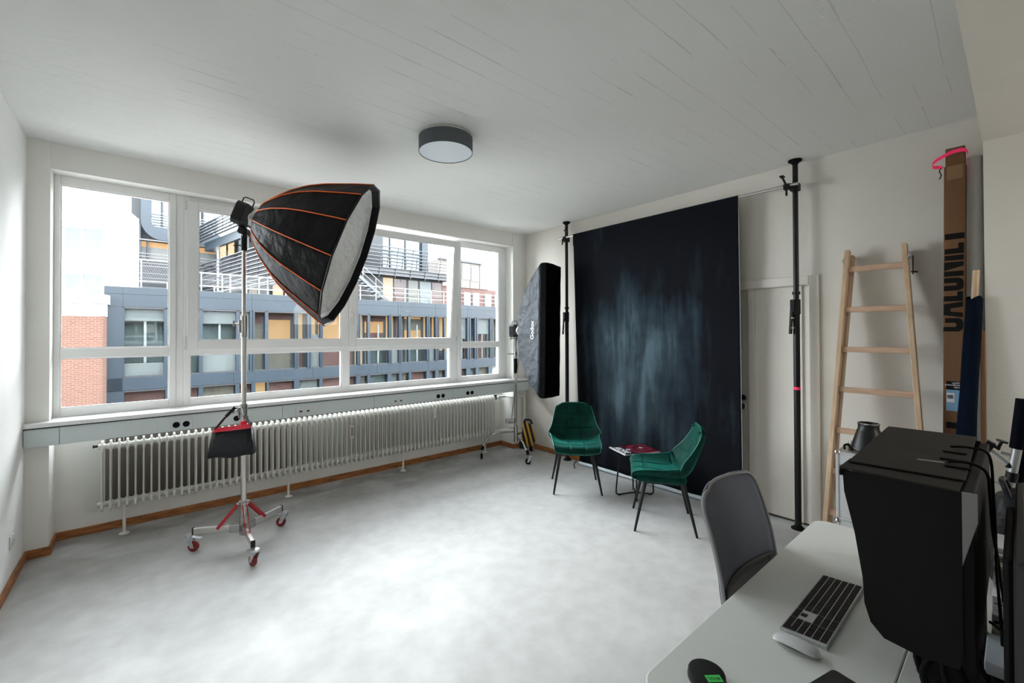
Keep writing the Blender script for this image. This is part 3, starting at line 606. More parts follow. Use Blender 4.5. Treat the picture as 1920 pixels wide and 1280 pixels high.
# striped sandbag on the rear leg
sbg = thing('striped_sandbag', (3.86, 4.16, .12), 'black and yellow striped sandbag hung on the C-stand base', 'sandbag')
bx_ = Vector((3.83, 4.10, 0)); e1 = Vector((.77, -.64, 0)); e2 = Vector((.64, .77, 0))
def pouch_ring(z, hw, ht, sh=0): return [bx_+e1*(hw*math.cos(a)+sh)+e2*ht*math.sin(a)+Vector((0, 0, z)) for a in [2*PI*i/20 for i in range(20)]]
lev = [(.13, .03, .03, .02), (.14, .055, .045, .015), (.20, .085, .05, .02), (.28, .085, .045, .01), (.36, .07, .035, .0), (.42, .05, .025, -.01), (.44, .02, .012, -.01)]
def stripes_mat():
    m = mat('black_yellow_stripes', (.02, .012, .012), .7); nn_ = m.node_tree; b = nn_.nodes['Principled BSDF']; lk = nn_.links.new
    t = nn_.nodes.new('ShaderNodeTexCoord'); mp = nn_.nodes.new('ShaderNodeMapping'); mp.inputs['Rotation'].default_value = (0, .35, .7); lk(t.outputs['Object'], mp.inputs['Vector'])
    wv_ = nn_.nodes.new('ShaderNodeTexWave'); wv_.inputs['Scale'].default_value = 5.2; wv_.inputs['Distortion'].default_value = 1.2; wv_.inputs['Detail'].default_value = 0; lk(mp.outputs[0], wv_.inputs['Vector'])
    r_ = nn_.nodes.new('ShaderNodeValToRGB'); r_.color_ramp.interpolation = 'CONSTANT'; e = r_.color_ramp.elements; e[0].position = 0; e[0].color = (.02, .010, .012, 1); e[1].position = .62; e[1].color = (.62, .33, .02, 1)
    lk(wv_.outputs['Fac'], r_.inputs['Fac']); lk(r_.outputs['Color'], b.inputs['Base Color']); return m
M['stripes'] = stripes_mat()
MB().grid([pouch_ring(*q) for q in lev], True).build('pouch', 'stripes', sbg, smooth='all')
MB().box(bx_+Vector((-.05, .03, .155)), (.11, .06, .10), Matrix.Rotation(-.7, 3, 'Z')).build('lower_pouch', 'nylon', sbg, bevel=.015)
MB().tube(smoothpath([bx_+e1*-.04+Vector((0, 0, .43)), bx_+e1*-.03+Vector((0, 0, .47)), bx_+e1*.03+Vector((0, 0, .47)), bx_+e1*.06+Vector((0, 0, .42))]), .014, 8).build('grip_handle', 'nylon', sbg, smooth=True)
# ================================================================ backdrop on two autopoles
def pole(x, y, label, lever_z, seed):
    p = thing('support_pole', (x, y, 0), label, 'support pole')
    MB().cyl((x, y, .02), (x, y, lever_z), .0235, seg=20).build('lower_tube', 'black', p, smooth=True)
    MB().cyl((x, y, lever_z), (x, y, 2.96), .0195, seg=20).build('upper_tube', 'black', p, smooth=True)
    MB().lathe([(.05, 0), (.05, .008), (.032, .018), (.026, .03)], (x, y, 0), (0, 0, 1), 24).build('foot_pad', 'rubber', p, smooth=True)
    MB().lathe([(.022, 0), (.03, .012), (.048, .022), (.048, .034)], (x, y, 2.9655), (0, 0, 1), 24).build('ceiling_pad', 'rubber', p, smooth=True)
    d = Vector((-.77, .64, 0))
    lv = MB().cyl((x, y, lever_z-.10), (x, y, lever_z+.02), .029, seg=16).box((x+d.x*.03, y+d.y*.03, lever_z-.03), (.03, .03, .10)).cyl((x, y, lever_z+.06), (x, y, lever_z+.085), .028, seg=16).build('lever_lock', 'blackp', p, smooth=True, bevel=.002)
    MB().bar(Vector((x, y, lever_z-.06))+d*.038, Vector((x, y, lever_z-.26))+d*.05, .022, .02, up=d).build('lever', 'blackp', lv, bevel=.005)
    for k in (0, 1): MB().cyl(Vector((x, y, lever_z-.13-.08*k))+d*.03-Vector((.64, .77, 0))*.012, Vector((x, y, lever_z-.13-.08*k))+d*.048-Vector((.64, .77, 0))*.014, .006).build('rivet', 'steel', lv)
    return p
XB = 4.03
pr_ = pole(4.085, 1.165, 'black floor-to-ceiling pole right of the backdrop, with pink tape', 1.84, 1)
pl_ = pole(4.105, 3.66, 'black floor-to-ceiling pole left of the backdrop', 1.84, 2)
MB().cyl((4.085, 1.165, 1.128), (4.085, 1.165, 1.150), .0245, seg=20).bar((4.06, 1.155, 1.14), (4.05, 1.150, 1.132), .002, .02).build('tape_band', 'pink', pr_, smooth=True)
for (x, y), lb in (((4.085, 1.165), 'black clamp holding the backdrop bar at the right pole'), ((4.105, 3.66), 'black clamp holding the backdrop bar at the left pole')):
    s = 1 if y < 2 else -1
    cl = thing('pole_clamp', (x-.03, y, 2.78), lb, 'clamp')
    MB().box((x-.012, y, 2.775), (.085, .062, .06)).cyl((XB, y+s*.02, 2.78), (XB, y+s*.065, 2.78), .026, seg=16).build('jaw', 'blackp', cl, bevel=.006)
    MB().cyl((x-.05, y, 2.76), (x-.11, y+.03*s, 2.75), .007).box((x-.11, y+.03*s, 2.73), (.014, .014, .075)).build('ratchet_handle', 'blackp', cl, bevel=.003)
    MB().cyl((XB-.0, y+s*.05, 2.80), (XB-.02, y+s*.07, 2.86), .008).box((XB-.02, y+s*.07, 2.865), (.045, .03, .014)).build('wing_screw', 'blackp', cl, bevel=.003)
br = thing('crossbar', (XB, 2.4, 2.787), 'thin silver crossbar carrying the black backdrop', 'crossbar')
MB().cyl((XB, 1.13, 2.787), (XB, 3.72, 2.787), .0125, seg=16).build('bar', 'steel', br, smooth=True)
# canvas
def canvas_mat():
    m = mat('hand_painted_canvas', (.01, .012, .016), .85, spec=.12); n_ = m.node_tree; b = n_.nodes['Principled BSDF']; lk = n_.links.new
    t = n_.nodes.new('ShaderNodeTexCoord'); V = t.outputs['Object']
    sp = n_.nodes.new('ShaderNodeSeparateXYZ'); lk(V, sp.inputs[0])
    def mth(op, a, b_=None, c=None):
        x = n_.nodes.new('ShaderNodeMath'); x.operation = op
        for i, q in enumerate((a, b_, c)):
            if q is None: continue
            if isinstance(q, (int, float)): x.inputs[i].default_value = q
            else: lk(q, x.inputs[i])
        return x.outputs[0]
    def nz(s, sc_, det=5):
        mp = n_.nodes.new('ShaderNodeMapping'); mp.inputs['Scale'].default_value = sc_; lk(V, mp.inputs['Vector'])
        x = n_.nodes.new('ShaderNodeTexNoise'); x.inputs['Scale'].default_value = s; x.inputs['Detail'].default_value = det; lk(mp.outputs[0], x.inputs['Vector']); return x.outputs['Fac']
    # painted glow: elliptical, centred a little below the middle of the canvas (origin at canvas centre)
    dy = mth('DIVIDE', mth('SUBTRACT', sp.outputs['Y'], .12), .90); dz = mth('DIVIDE', mth('ADD', sp.outputs['Z'], .22), 1.2)
    r2 = mth('ADD', mth('MULTIPLY', dy, dy), mth('MULTIPLY', dz, dz)); glow = mth('SUBTRACT', 1, r2); glow = mth('MAXIMUM', glow, 0)
    st_ = nz(3.2, (1, 1.9, .32)); bl = nz(2.2, (1, 1, 1)); fn = nz(14, (1, 1, .6), 8)
    q = mth('ADD', mth('MULTIPLY', glow, .95), mth('ADD', mth('MULTIPLY', mth('SUBTRACT', st_, .5), 1.6), mth('MULTIPLY', mth('SUBTRACT', bl, .5), .7)))
    fn2 = nz(9, (1, 2.2, .25), 6)
    q = mth('ADD', q, mth('ADD', mth('MULTIPLY', mth('SUBTRACT', fn, .5), .35), mth('MULTIPLY', mth('SUBTRACT', fn2, .5), .5))); q = mth('MULTIPLY', q, .86)
    r_ = n_.nodes.new('ShaderNodeValToRGB'); e = r_.color_ramp.elements; e[0].position = .12; e[0].color = (.004, .005, .008, 1); e[1].position = 1.0; e[1].color = (.075, .115, .138, 1)
    m1 = r_.color_ramp.elements.new(.4); m1.color = (.013, .021, .030, 1); m2 = r_.color_ramp.elements.new(.68); m2.color = (.030, .047, .058, 1)
    lk(q, r_.inputs['Fac']); lk(r_.outputs['Color'], b.inputs['Base Color'])
    bp = n_.nodes.new('ShaderNodeBump'); bp.inputs['Strength'].default_value = .15; bp.inputs['Distance'].default_value = .005; lk(nz(60, (1, 1, 1)), bp.inputs['Height']); lk(bp.outputs['Normal'], b.inputs['Normal'])
    return m
M['canvas'] = canvas_mat()
bdp = thing('painted_backdrop', (4.03, 2.52, 1.40), 'large black and blue-grey painted canvas backdrop hanging from the crossbar', 'backdrop')
ya, yb = 1.578, 3.475; NYc, NZc = 90, 40
def cpt(i, j, off=0):
    u = i/NYc; v = j/NZc; y = ya+(yb-ya)*u-.045*(1-v)*(u**3); z = .045+(2.787-.045)*v
    amp = (1-v)**.8*(1 if v < .97 else 0)
    wv_ = .5*math.sin(u*17+1.2*v)+.3*math.sin(u*37+.7)+.35*math.sin(u*9-v*1.5)
    edge = math.exp(-((1-u)/.10)**2)*.9*math.sin(u*95)
    x = 4.072-.036*v-.012*v+.015*amp*wv_+.014*amp*edge*(v > .02)
    return Vector((x+off-.005, y, z))
MB().grid([[cpt(i, j) for i in range(NYc+1)] for j in range(NZc+1)]).build('canvas', 'canvas', bdp, smooth='all', solid=.002, fixn=False)
MB().prism([(XB-.016, ya, 2.80), (XB-.016, yb, 2.80), (XB-.0175, yb, 2.66), (XB-.0175, ya, 2.66)], (.002, 0, 0)).build('hem_sleeve', 'canvas', bdp)
MB().cyl((4.068, ya-.005, .024), (4.068, 3.43, .024), .019, seg=16).build('bottom_tube', 'tubew', bdp, smooth=True)
MB().tube([cpt(0, j, -.001) for j in range(NZc+1)], .0022, 6).build('selvedge', 'greyframe', bdp, smooth=True)
cb = thing('floor_cable', (4.08, 3.47, .0), 'short black cable end lying on the floor at the foot of the backdrop', 'cable')
MB().tube(smoothpath([(4.10, 3.50, .02), (4.0, 3.45, .03), (3.93, 3.40, .025), (3.91, 3.37, .006)]), .006, 8).build('cord', 'rubber', cb, smooth=True)
# ================================================================ green chairs
def interp(T, v):
    for (a, *ra), (b, *rb) in zip(T, T[1:]):
        if v <= b:
            k = (v-a)/(b-a); k = k*k*(3-2*k) if False else k; return [p+(q-p)*k for p, q in zip(ra, rb)]
    return list(T[-1][1:])
CP = smoothpath([(0, .205, .385), (0, .252, .415), (0, .240, .462), (0, .15, .472), (0, -.02, .458), (0, -.13, .462), (0, -.185, .51), (0, -.222, .60), (0, -.255, .72), (0, -.272, .80), (0, -.280, .832)], 5)
CW = [(0, .175), (.08, .215), (.2, .232), (.35, .242), (.5, .25), (.6, .248), (.7, .232), (.8, .212), (.92, .190), (.97, .178), (1, .165)]
def shellp(u, v, quilt=True):
    k = v*(len(CP)-1); i = min(int(k), len(CP)-2); f = k-i; c = CP[i]*(1-f)+CP[i+1]*f
    W = interp(CW, v)[0]; a = abs(u)
    side = a**3.2
    bump_up = math.exp(-((v-.50)/.17)**2)
    x = u*W*(1+.10*side*math.exp(-((v-.58)/.12)**2)); y = c.y; z = c.z
    z += side*(.058*bump_up+.012*(v < .5)); y += side*(.068*math.exp(-((v-.63)/.13)**2)); z = z-(z-.46)*.10*a**5*(max(0, (v-.6)/.4)**2) if v > .6 else z
    # quilting seams
    g = 0
    for s_ in (-.33, .33): g += math.exp(-((u-s_)/.030)**2)
    for s_ in (.30, .46, .66, .78, .90): g += math.exp(-((v-s_)/.010)**2)*(a < .92)
    d = (.010 if quilt else 0)*min(g, 1.15)*max(0, 1-a**6)*min(1, max(0, (.95-v)/.10))*min(1, v/.06)
    if v < .52: z -= d
    else: y -= d
    return Vector((x, y, z))
def make_chair(label):
    t = thing('velvet_chair', (0, 0, 0), label, 'chair', 'green velvet chairs by the backdrop')
    NU, NV = 64, 150
    G = [[shellp(-1+2*j/NU, i/NV) for j in range(NU+1)] for i in range(NV+1)]
    O = []
    for i in range(NV+1):
        row = []
        for j in range(NU+1):
            u, v = -1+2*j/NU, i/NV; e = .02
            du = shellp(min(1, u+e), v, False)-shellp(max(-1, u-e), v, False); dv = shellp(u, min(1, v+e), False)-shellp(u, max(0, v-e), False)
            nn_ = du.cross(dv).normalized(); dist = min(1-abs(u), 2*(1-v), 2*v); t_ = .016+.028*math.sin(PI/2*min(1, dist/.22))
            row.append(shellp(u, v, False)+nn_*t_)
        O.append(row)
    mb = MB().grid(G); mb.grid([r_[::-1] for r_ in O])
    n1 = (NV+1)*(NU+1)
    gi = lambda i, j: i*(NU+1)+j
    oi = lambda i, j: n1+i*(NU+1)+(NU-j)
    for i in range(NV): mb.f += [(gi(i, 0), gi(i+1, 0), oi(i+1, 0), oi(i, 0)), (gi(i+1, NU), gi(i, NU), oi(i, NU), oi(i+1, NU))]
    for j in range(NU): mb.f += [(gi(0, j+1), gi(0, j), oi(0, j), oi(0, j+1)), (gi(NV, j), gi(NV, j+1), oi(NV, j+1), oi(NV, j))]
    sh = mb.build('seat_shell', 'velvet', t, smooth='all', local=True)
    edge = [G[0][j] for j in range(NU+1)]+[G[i][NU] for i in range(1, NV+1)]+[G[NV][j] for j in range(NU-1, -1, -1)]+[G[i][0] for i in range(NV-1, 0, -1)]
    MB().tube(edge[::3], .0042, 6, closed=True).build('piping', 'velpipe', sh, smooth=True, local=True)
    MB().bx(-.218, .218, -.17, .222, .384, .458).build('seat_base', 'velvet', t, bevel=.036, local=True)
    MB().bx(-.15, .15, -.14, .15, .362, .376).build('under_frame', 'black', t, local=True)
    MB().bx(.247, .249, -.10, -.092, .43, .455).build('care_tag', 'paper', t, local=True)
    for sx in (-1, 1):
        for sy in (-1, 1):
            MB().cyl((sx*.236, sy*.232, 0), (sx*.165, sy*.145, .385), .009, .0165, seg=16).build('leg', 'black', t, smooth=True, local=True)
    return t
ch = make_chair('green velvet chair facing the camera at the left of the low table')
ch.location = (3.449, 2.962, 0); ch.rotation_euler = (0, 0, math.radians(135.4))
c2 = dup(ch, None, (3.364, 1.94, 0), math.radians(34.8), 'green velvet chair seen from the side at the right of the low table')
# ================================================================ side table and magazine
sx_, sy_ = 3.72, 2.44
tbt = thing('side_table', (sx_, sy_, 0), 'small black wire-legged side table under the magazine', 'table')
MB().lathe([(0, 0), (.165, 0), (.165, .012), (.16, .012), (.16, .006), (0, .006)], (sx_, sy_, .440), (0, 0, 1), 40).build('tabletop', 'black', tbt, smooth=True)
for a in (Vector((3.58, 2.548, 0)), Vector((3.866, 2.556, 0))):
    c_ = Vector((sx_, sy_, 0)); d = (a-c_).normalized(); rr__ = .185; q = .010 if a.x < 3.7 else .026
    MB().tube(smoothpath([c_+d*.14+Vector((0, 0, .438)), c_+d*.165+Vector((0, 0, .25)), c_+d*rr__+Vector((0, 0, .05)), c_+d*(rr__-.01)+Vector((0, 0, .014)), c_+d*(rr__-.045)+Vector((0, 0, .010)), c_+Vector((0, 0, q+.015)), c_-d*(rr__-.045)+Vector((0, 0, .010)), c_-d*(rr__-.01)+Vector((0, 0, .014)), c_-d*rr__+Vector((0, 0, .05)), c_-d*.165+Vector((0, 0, .25)), c_-d*.14+Vector((0, 0, .438))], 6), .0075, 10).build('leg_loop', 'black', tbt, smooth=True)
    for s_ in (-1, 1): MB().cyl(c_+d*s_*(rr__-.03), c_+d*s_*(rr__-.03)+Vector((0, 0, .012)), .011).build('foot_pad', 'rubber', tbt, smooth=True)
def mag_mat():
    m = mat('dark_red_cover', (.13, .008, .02), .22); n_ = m.node_tree; b = n_.nodes['Principled BSDF']; lk = n_.links.new
    t = n_.nodes.new('ShaderNodeTexCoord'); mp = n_.nodes.new('ShaderNodeMapping'); mp.inputs['Location'].default_value = (-.105, .02, 0); lk(t.outputs['Object'], mp.inputs['Vector'])
    g = n_.nodes.new('ShaderNodeTexWave'); g.wave_type = 'RINGS'; g.rings_direction = 'Z'; g.inputs['Scale'].default_value = 3.2; g.inputs['Distortion'].default_value = 2.5; g.inputs['Detail'].default_value = 1; lk(mp.outputs[0], g.inputs['Vector'])
    r_ = n_.nodes.new('ShaderNodeValToRGB'); e = r_.color_ramp.elements; e[0].color = (.045, .004, .010, 1); e[1].color = (.20, .010, .030, 1); e[1].position = .8; lk(g.outputs['Fac'], r_.inputs['Fac'])
    sp = n_.nodes.new('ShaderNodeSeparateXYZ'); lk(t.outputs['Object'], sp.inputs[0]); mr = n_.nodes.new('ShaderNodeMapRange'); mr.inputs['From Min'].default_value = -.10; mr.inputs['From Max'].default_value = -.03; lk(sp.outputs['X'], mr.inputs['Value'])
    mx = n_.nodes.new('ShaderNodeMix'); mx.data_type = 'RGBA'; lk(mr.outputs[0], mx.inputs['Factor']); mx.inputs[6].default_value = (.012, .008, .012, 1); lk(r_.outputs['Color'], mx.inputs[7]); lk(mx.outputs[2], b.inputs['Base Color'])
    return m
M['mag'] = mag_mat()
ma = Vector((3.566, 2.626, 0)); mc = Vector((3.436, 2.36, 0)); md_ = Vector((3.79, 2.215, 0)); me_ = Vector((3.915, 2.462, 0))
mcen = (ma+mc+md_+me_)/4; ex = ((md_+me_)/2-(ma+mc)/2); LW = ex.length; ex.normalize(); ey = Vector((-ex.y, ex.x, 0)); LH = .288
mg = thing('magazine', (mcen.x, mcen.y, .452), 'dark red magazine titled ARCHIVE lying on the side table', 'magazine', rz=math.atan2(ex.y, ex.x))
MB().bx(-LW/2, LW/2, -LH/2, LH/2, 0, .009).build('pages', 'paper', mg, local=True)
MB().bx(-LW/2-.001, LW/2+.001, -LH/2-.001, LH/2+.001, .009, .0105).build('cover', 'mag', mg, local=True)
ORG[mg.name] = Vector((0, 0, 0))
text_on('ARCHIVE', .088, 'wink', mg, 'title', (-LW/2+.056, 0, .0108), (0, -1, 0), (1, 0, 0), ext=.0002, bold=.0012, sx=.60)
MB().bx(-LW/2+.004, -LW/2+.016, -LH/2+.004, LH/2-.004, .0105, .0110).build('white_stripe', 'wink', mg, local=True)
MB().lathe([(.020, 0), (.024, 0), (.024, .0006), (.020, .0006)], (-LW/2+.125, .0, .0105), (0, 0, 1), 24).build('round_emblem', 'greyframe', mg, local=True)
MB().lathe([(.0, 0), (.018, 0), (.018, .0006), (0, .0006)], (LW/2-.10, .03, .0105), (0, 0, 1), 24).build('bright_spot', 'paleblue', mg, local=True)
# ================================================================ ladder
ld = thing('wooden_ladder', (3.90, .67, 0), 'pale wooden double stepladder folded and leaning on the right wall', 'ladder')
top = Vector((4.085, 0, 2.20)); 
def railp(y0, y1, dx=0): return Vector((3.80+dx, y0, 0)), Vector((4.075+dx, y1, 2.205))
def lrail(a, b, name='stile', wd=.028, dp=.062): return MB().bar(a, b, dp, wd, up=(0, 1, 0)).build(name, 'ladder', ld, bevel=.003)
La, Lb = railp(.93, .826); Ra, Rb = railp(.362, .512)
lrail(La, Lb); lrail(Ra, Rb)
La2, Lb2 = Vector((3.865, .925, 0)), Vector((4.138, .812, 2.17)); Ra2, Rb2 = Vector((3.865, .368, 0)), Vector((4.138, .520, 2.17))
lrail(La2, Lb2, 'rear_stile'); lrail(Ra2, Rb2, 'rear_stile')
for i, z in enumerate((2.055, 1.755, 1.463, 1.17, .875, .58, .29)):
    k = z/2.2; a = La.lerp(Lb, k); b = Ra.lerp(Rb, k)
    MB().box((a+b)/2, (.022, abs(a.y-b.y)-.03, .040)).build('rung', 'rung', ld, bevel=.004)
    if i in (1, 3, 5): 
        a = La2.lerp(Lb2, k); b = Ra2.lerp(Rb2, k); 
for s_, (p, q) in ((1, (La, Lb)), (-1, (Ra, Rb))):
    h = p.lerp(q, .962)
    MB().box(h+Vector((.01, s_*.018, 0)), (.08, .004, .04)).cyl(h+Vector((-.0, s_*.01, 0)), h+Vector((0, s_*.03, 0)), .010).build('hinge_plate', 'zinc', ld)
h = Ra.lerp(Rb, .93)
MB().bar(h+Vector((.03, -.03, .07)), h+Vector((.03, -.03, -.06)), .006, .006).cyl(h+Vector((.03, -.02, -.04)), h+Vector((.03, -.055, -.045)), .006).build('hook', 'black', ld)
ch_ = MB()
for i in range(34):
    z = 1.03-.018*i; c = Vector((3.92+.02*i/34, .885, z)); a = (1, 0, 0) if i % 2 else (0, 1, 0)
    ch_.tube([c+Vector(a)*.004*math.cos(t)+Vector((0, 0, .011*math.sin(t))) for t in [2*PI*k/8 for k in range(8)]], .0013, 4, closed=True)
ch_.build('chain', 'steel', ld)
# ================================================================ cardboard box, rolls, stick
bxo = thing('backdrop_box', (4.03, .275, 0), 'tall narrow brown cardboard box with big black lettering and a pink ribbon on top', 'box')
by0, by1 = .212, .308; tilt = .030
def bpnt(x, y, z): return Vector((x, y+(1-z/2.75)*tilt, z))
def bbox(mb, x0, x1, y0, y1, z0, z1):
    k = len(mb.v)
    mb.v += [tuple(bpnt(x, y, z)) for x in (x0, x1) for y in (y0, y1) for z in (z0, z1)]
    mb.f += [tuple(i+k for i in f) for f in ((0, 1, 3, 2), (4, 6, 7, 5), (0, 4, 5, 1), (2, 3, 7, 6), (0, 2, 6, 4), (1, 5, 7, 3))]; return mb
BX = 3.99
M['tapeb'] = mat('brown_packing_tape', (.25, .135, .065), .4)
bbox(MB(), BX, BX+.10, by0, by1, 0, 2.66).build('carton', 'card', bxo, bevel=.003)
bbox(MB(), BX+.004, BX+.092, by0+.004, by1-.006, 2.655, 2.775).build('inner_sleeve', 'card', bxo, bevel=.002)
bbox(MB(), BX-.001, BX+.0, by0+.012, by1-.012, 2.57, 2.66).build('packing_tape', 'tapeb', bxo)
def tx(s, size, z, y, m_, name, bold=0, sx=1., flip=False, align='CENTER', x=None):
    yy = bpnt(0, y, z).y; xd = Vector((0, 0, 1)) if not flip else Vector((0, 1, 0)); yd = Vector((0, 1, 0)) if not flip else Vector((0, 0, -1))
    o = Vector(((BX-.0012) if x is None else x, yy, z)); return text_on(s, size, m_, bxo, name, o, xd, yd, bold=bold, sx=sx, align=align)
# big lettering reads upward; its upper half wraps round the far edge of the carton, so only the lower halves of CALUMET stand on this face
def lpoly(mb, pts):     # pts (z, u): u 0 at the near edge of the face, 1 at the far edge
    mb.prism([bpnt(BX-.0004, by0+u*(by1-by0), z) for z, u in pts], (-.0008, 0, 0)); return mb
def lrect(mb, z0, z1, u0, u1): return lpoly(mb, [(z0, u0), (z1, u0), (z1, u1), (z0, u1)])
bl = MB()
lpoly(bl, [(1.594, 1), (1.594, .30), (1.604, .14), (1.62, .08), (1.654, .08), (1.670, .14), (1.68, .30), (1.68, .92), (1.650, .92), (1.650, .44), (1.637, .38), (1.624, .44), (1.624, 1)])
lpoly(bl, [(1.684, .10), (1.714, .10), (1.722, .66), (1.742, .66), (1.752, .10), (1.784, .10), (1.770, .99), (1.700, .99)])
lpoly(bl, [(1.788, .10), (1.850, .10), (1.850, .36), (1.822, .36), (1.822, .99), (1.788, .99)])
lpoly(bl, [(1.856, .99), (1.856, .30), (1.866, .12), (1.88, .07), (1.914, .07), (1.928, .12), (1.938, .30), (1.938, .97), (1.906, .97), (1.906, .42), (1.898, .36), (1.889, .42), (1.889, .97)])
lrect(bl, 1.948, 1.981, .07, .97); lpoly(bl, [(1.986, .97), (2.012, .07), (2.040, .07), (2.040, .97)]); lrect(bl, 2.050, 2.083, .06, .95)
lpoly(bl, [(2.092, .06), (2.160, .06), (2.160, .32), (2.126, .32), (2.126, .95), (2.092, .95)])
lrect(bl, 2.185, 2.223, .04, .94)
bl.build('big_lettering', 'ink', bxo)
bl = MB(); lrect(bl, .972, 1.012, .06, .84); lpoly(bl, [(.87, .06), (.936, .06), (.936, .32), (.905, .32), (.905, .84), (.87, .84)]); bl.build('big_lettering', 'ink', bxo)
zb0, zb1 = 1.085, 1.275
bbox(MB(), BX-.0012, BX+.0, by0+.012, by1-.014, zb0, zb1-.055).build('blue_label', 'bluelab', bxo)
bbox(MB(), BX-.0012, BX+.0, by0+.012, by1-.014, zb1-.055, zb1).build('black_label', 'ink', bxo)
bbox(MB(), BX-.0018, BX-.001, by0+.045, by1-.016, zb1-.135, zb1-.075).build('barcode_label', 'paper', bxo)
bc_ = MB(); 
for i in range(9): bbox(bc_, BX-.0022, BX-.0017, by0+.050+i*.003, by0+.0515+i*.003+(i % 3)*.0005, zb1-.112, zb1-.088)
bc_.build('barcode', 'ink', bxo)
for i, s in enumerate(('support', 'background', 'studio')): tx(s, .016 if i != 1 else .019, zb1-.012-.014*i+.0, by0+.016, 'wink', 'label_text', flip=True, x=BX-.002, align='LEFT', sx=.8)
rb = MB()
pts = smoothpath([bpnt(BX+.10, by0-.012, 2.60), bpnt(BX+.02, by0-.012, 2.67), bpnt(BX-.008, by0-.004, 2.735), bpnt(BX-.010, (by0+by1)/2, 2.745), bpnt(BX-.008, by1+.004, 2.728), bpnt(BX-.015, by1+.045, 2.70), bpnt(BX-.015, by1+.050, 2.672), bpnt(BX-.0, by1+.018, 2.665), bpnt(BX-.02, by1+.006, 2.655)], 5)
rb.grid([[p+Vector((0, 0, -.011)), p+Vector((0, 0, .011))] for p in pts]).build('ribbon', 'pink', bxo, solid=.001, fixn=False)
MB().tube(smoothpath([bpnt(BX-.004, by1+.004, 2.66), bpnt(BX-.01, by1+.02, 2.64), bpnt(BX-.006, by1+.012, 2.61), bpnt(BX-.008, by1+.02, 2.585)]), .003, 6).build('string', 'rubber', bxo)
rl = thing('paper_roll', (4.135, .188, 0), 'tall white background paper roll in the corner beside the brown box', 'paper roll')
MB().lathe([(.02, 0), (.042, 0), (.042, 2.72), (.02, 2.72), (.02, 2.7), (.0, 2.7)], (4.137, .186, 0), (0, 0, 1), 32).build('roll', 'paperw', rl, smooth=True)
nv_ = thing('navy_cloth_roll', (3.84, .235, 0), 'dark navy cloth wrapped roll leaning in front of the white roll', 'cloth roll')
def navpt(t, a):
    c = Vector((3.80, .255, 0)).lerp(Vector((3.93, .180, 1.80)), t); rad_ = .055-.020*t
    k = 1+.10*math.sin(3*a+t*5)+.05*math.sin(7*a-t*9)
    return c+Vector((math.cos(a)*rad_*k, math.sin(a)*rad_*k*.95, 0))+Vector((0, 0, .012*math.sin(2*a)*(t > .98)))
MB().grid([[navpt(i/30, 2*PI*j/24) for j in range(24)] for i in range(31)], True).build('cloth', 'navy', nv_, smooth='all')
MB().cyl((3.80, .255, .002), (3.945, .172, 1.97), .016, seg=12).build('wooden_core', 'ladder', nv_, smooth=True)
sk = thing('wooden_stick', (3.925, .125, 0), 'thin brown wooden stick standing against the wall pier', 'stick')
MB().bar((3.915, .150, 0), (3.936, .1485, 1.60), .020, .012, up=(1, 0, 0)).build('stick', 'tan', sk, bevel=.002)
# ================================================================ aluminium cases and reflector dish
def case(z0, z1, label):
    t = thing('aluminium_case', (3.52, .53, z0), label, 'case', 'stacked aluminium cases beside the ladder')
    x0, x1, y0, y1 = 3.335, 3.70, .33, .745
    MB().bx(x0+.006, x1-.006, y0+.006, y1-.006, z0+.003, z1-.003).build('body', 'alu', t)
    e = MB()
    for x in (x0+.006, x1-.006):
        for y in (y0+.006, y1-.006): e.bx(x-.008, x+.008, y-.008, y+.008, z0, z1)
    for z in (z0+.008, z1-.008):
        for x in (x0+.006, x1-.006): e.bx(x-.008, x+.008, y0, y1, z-.008, z+.008)
        for y in (y0+.006, y1-.006): e.bx(x0, x1, y-.008, y+.008, z-.008, z+.008)
    e.build('edge_trim', 'silverpl', t, bevel=.003)
    MB().bx(x0, x1, y0, y1, z1-.09, z1-.082).build('lid_seam', 'greyc', t)
    for x in (x0+.006, x1-.006):
        for y in (y0+.006, y1-.006): MB().lathe([(.0, -.012), (.014, -.010), (.018, 0), (.014, .010), (0, .012)], (x, y, z1-.008), (0, 0, 1), 12).build('corner_cap', 'chrome', t, smooth=True)
    for y in (y0+.1, y1-.1): MB().bx(x0-.008, x0+.002, y-.02, y+.02, z1-.12, z1-.06).build('latch', 'chrome', t, bevel=.003)
    return t
case(0, .425, 'aluminium case at the bottom of the stack by the ladder'); case(.426, .85, 'aluminium case on top of the stack by the ladder')
rf = thing('reflector_dish', (3.50, .615, .851), 'black flash reflector with silver inside standing on the aluminium case', 'reflector')
MB().lathe([(.092, 0), (.094, .004), (.088, .018), (.058, .125), (.053, .132), (.053, .165)], (3.50, .615, .851), (0, 0, 1), 40, cap=False).build('outer_shell', 'black', rf, smooth=True)
MB().lathe([(.050, .165), (.050, .128), (.054, .12), (.086, .014)], (3.50, .615, .851), (0, 0, 1), 40, cap=False).build('inner_shell', 'chrome', rf, smooth=True)
MB().lathe([(.049, .165), (.056, .165), (.056, .171), (.049, .171), (.049, .165)], (3.50, .615, .851), (0, 0, 1), 40).build('mount_rim', 'chrome', rf, smooth=True)
cbl = thing('coiled_strap', (3.44, .70, .851), 'black strap lying beside the reflector on the case', 'strap')
MB().tube(smoothpath([(3.40, .715, .857), (3.44, .725, .870), (3.47, .712, .875), (3.50, .715, .860), (3.53, .72, .857), (3.46, .70, .857), (3.41, .68, .857)]), .006, 8).build('cord', 'rubber', cbl, smooth=True)
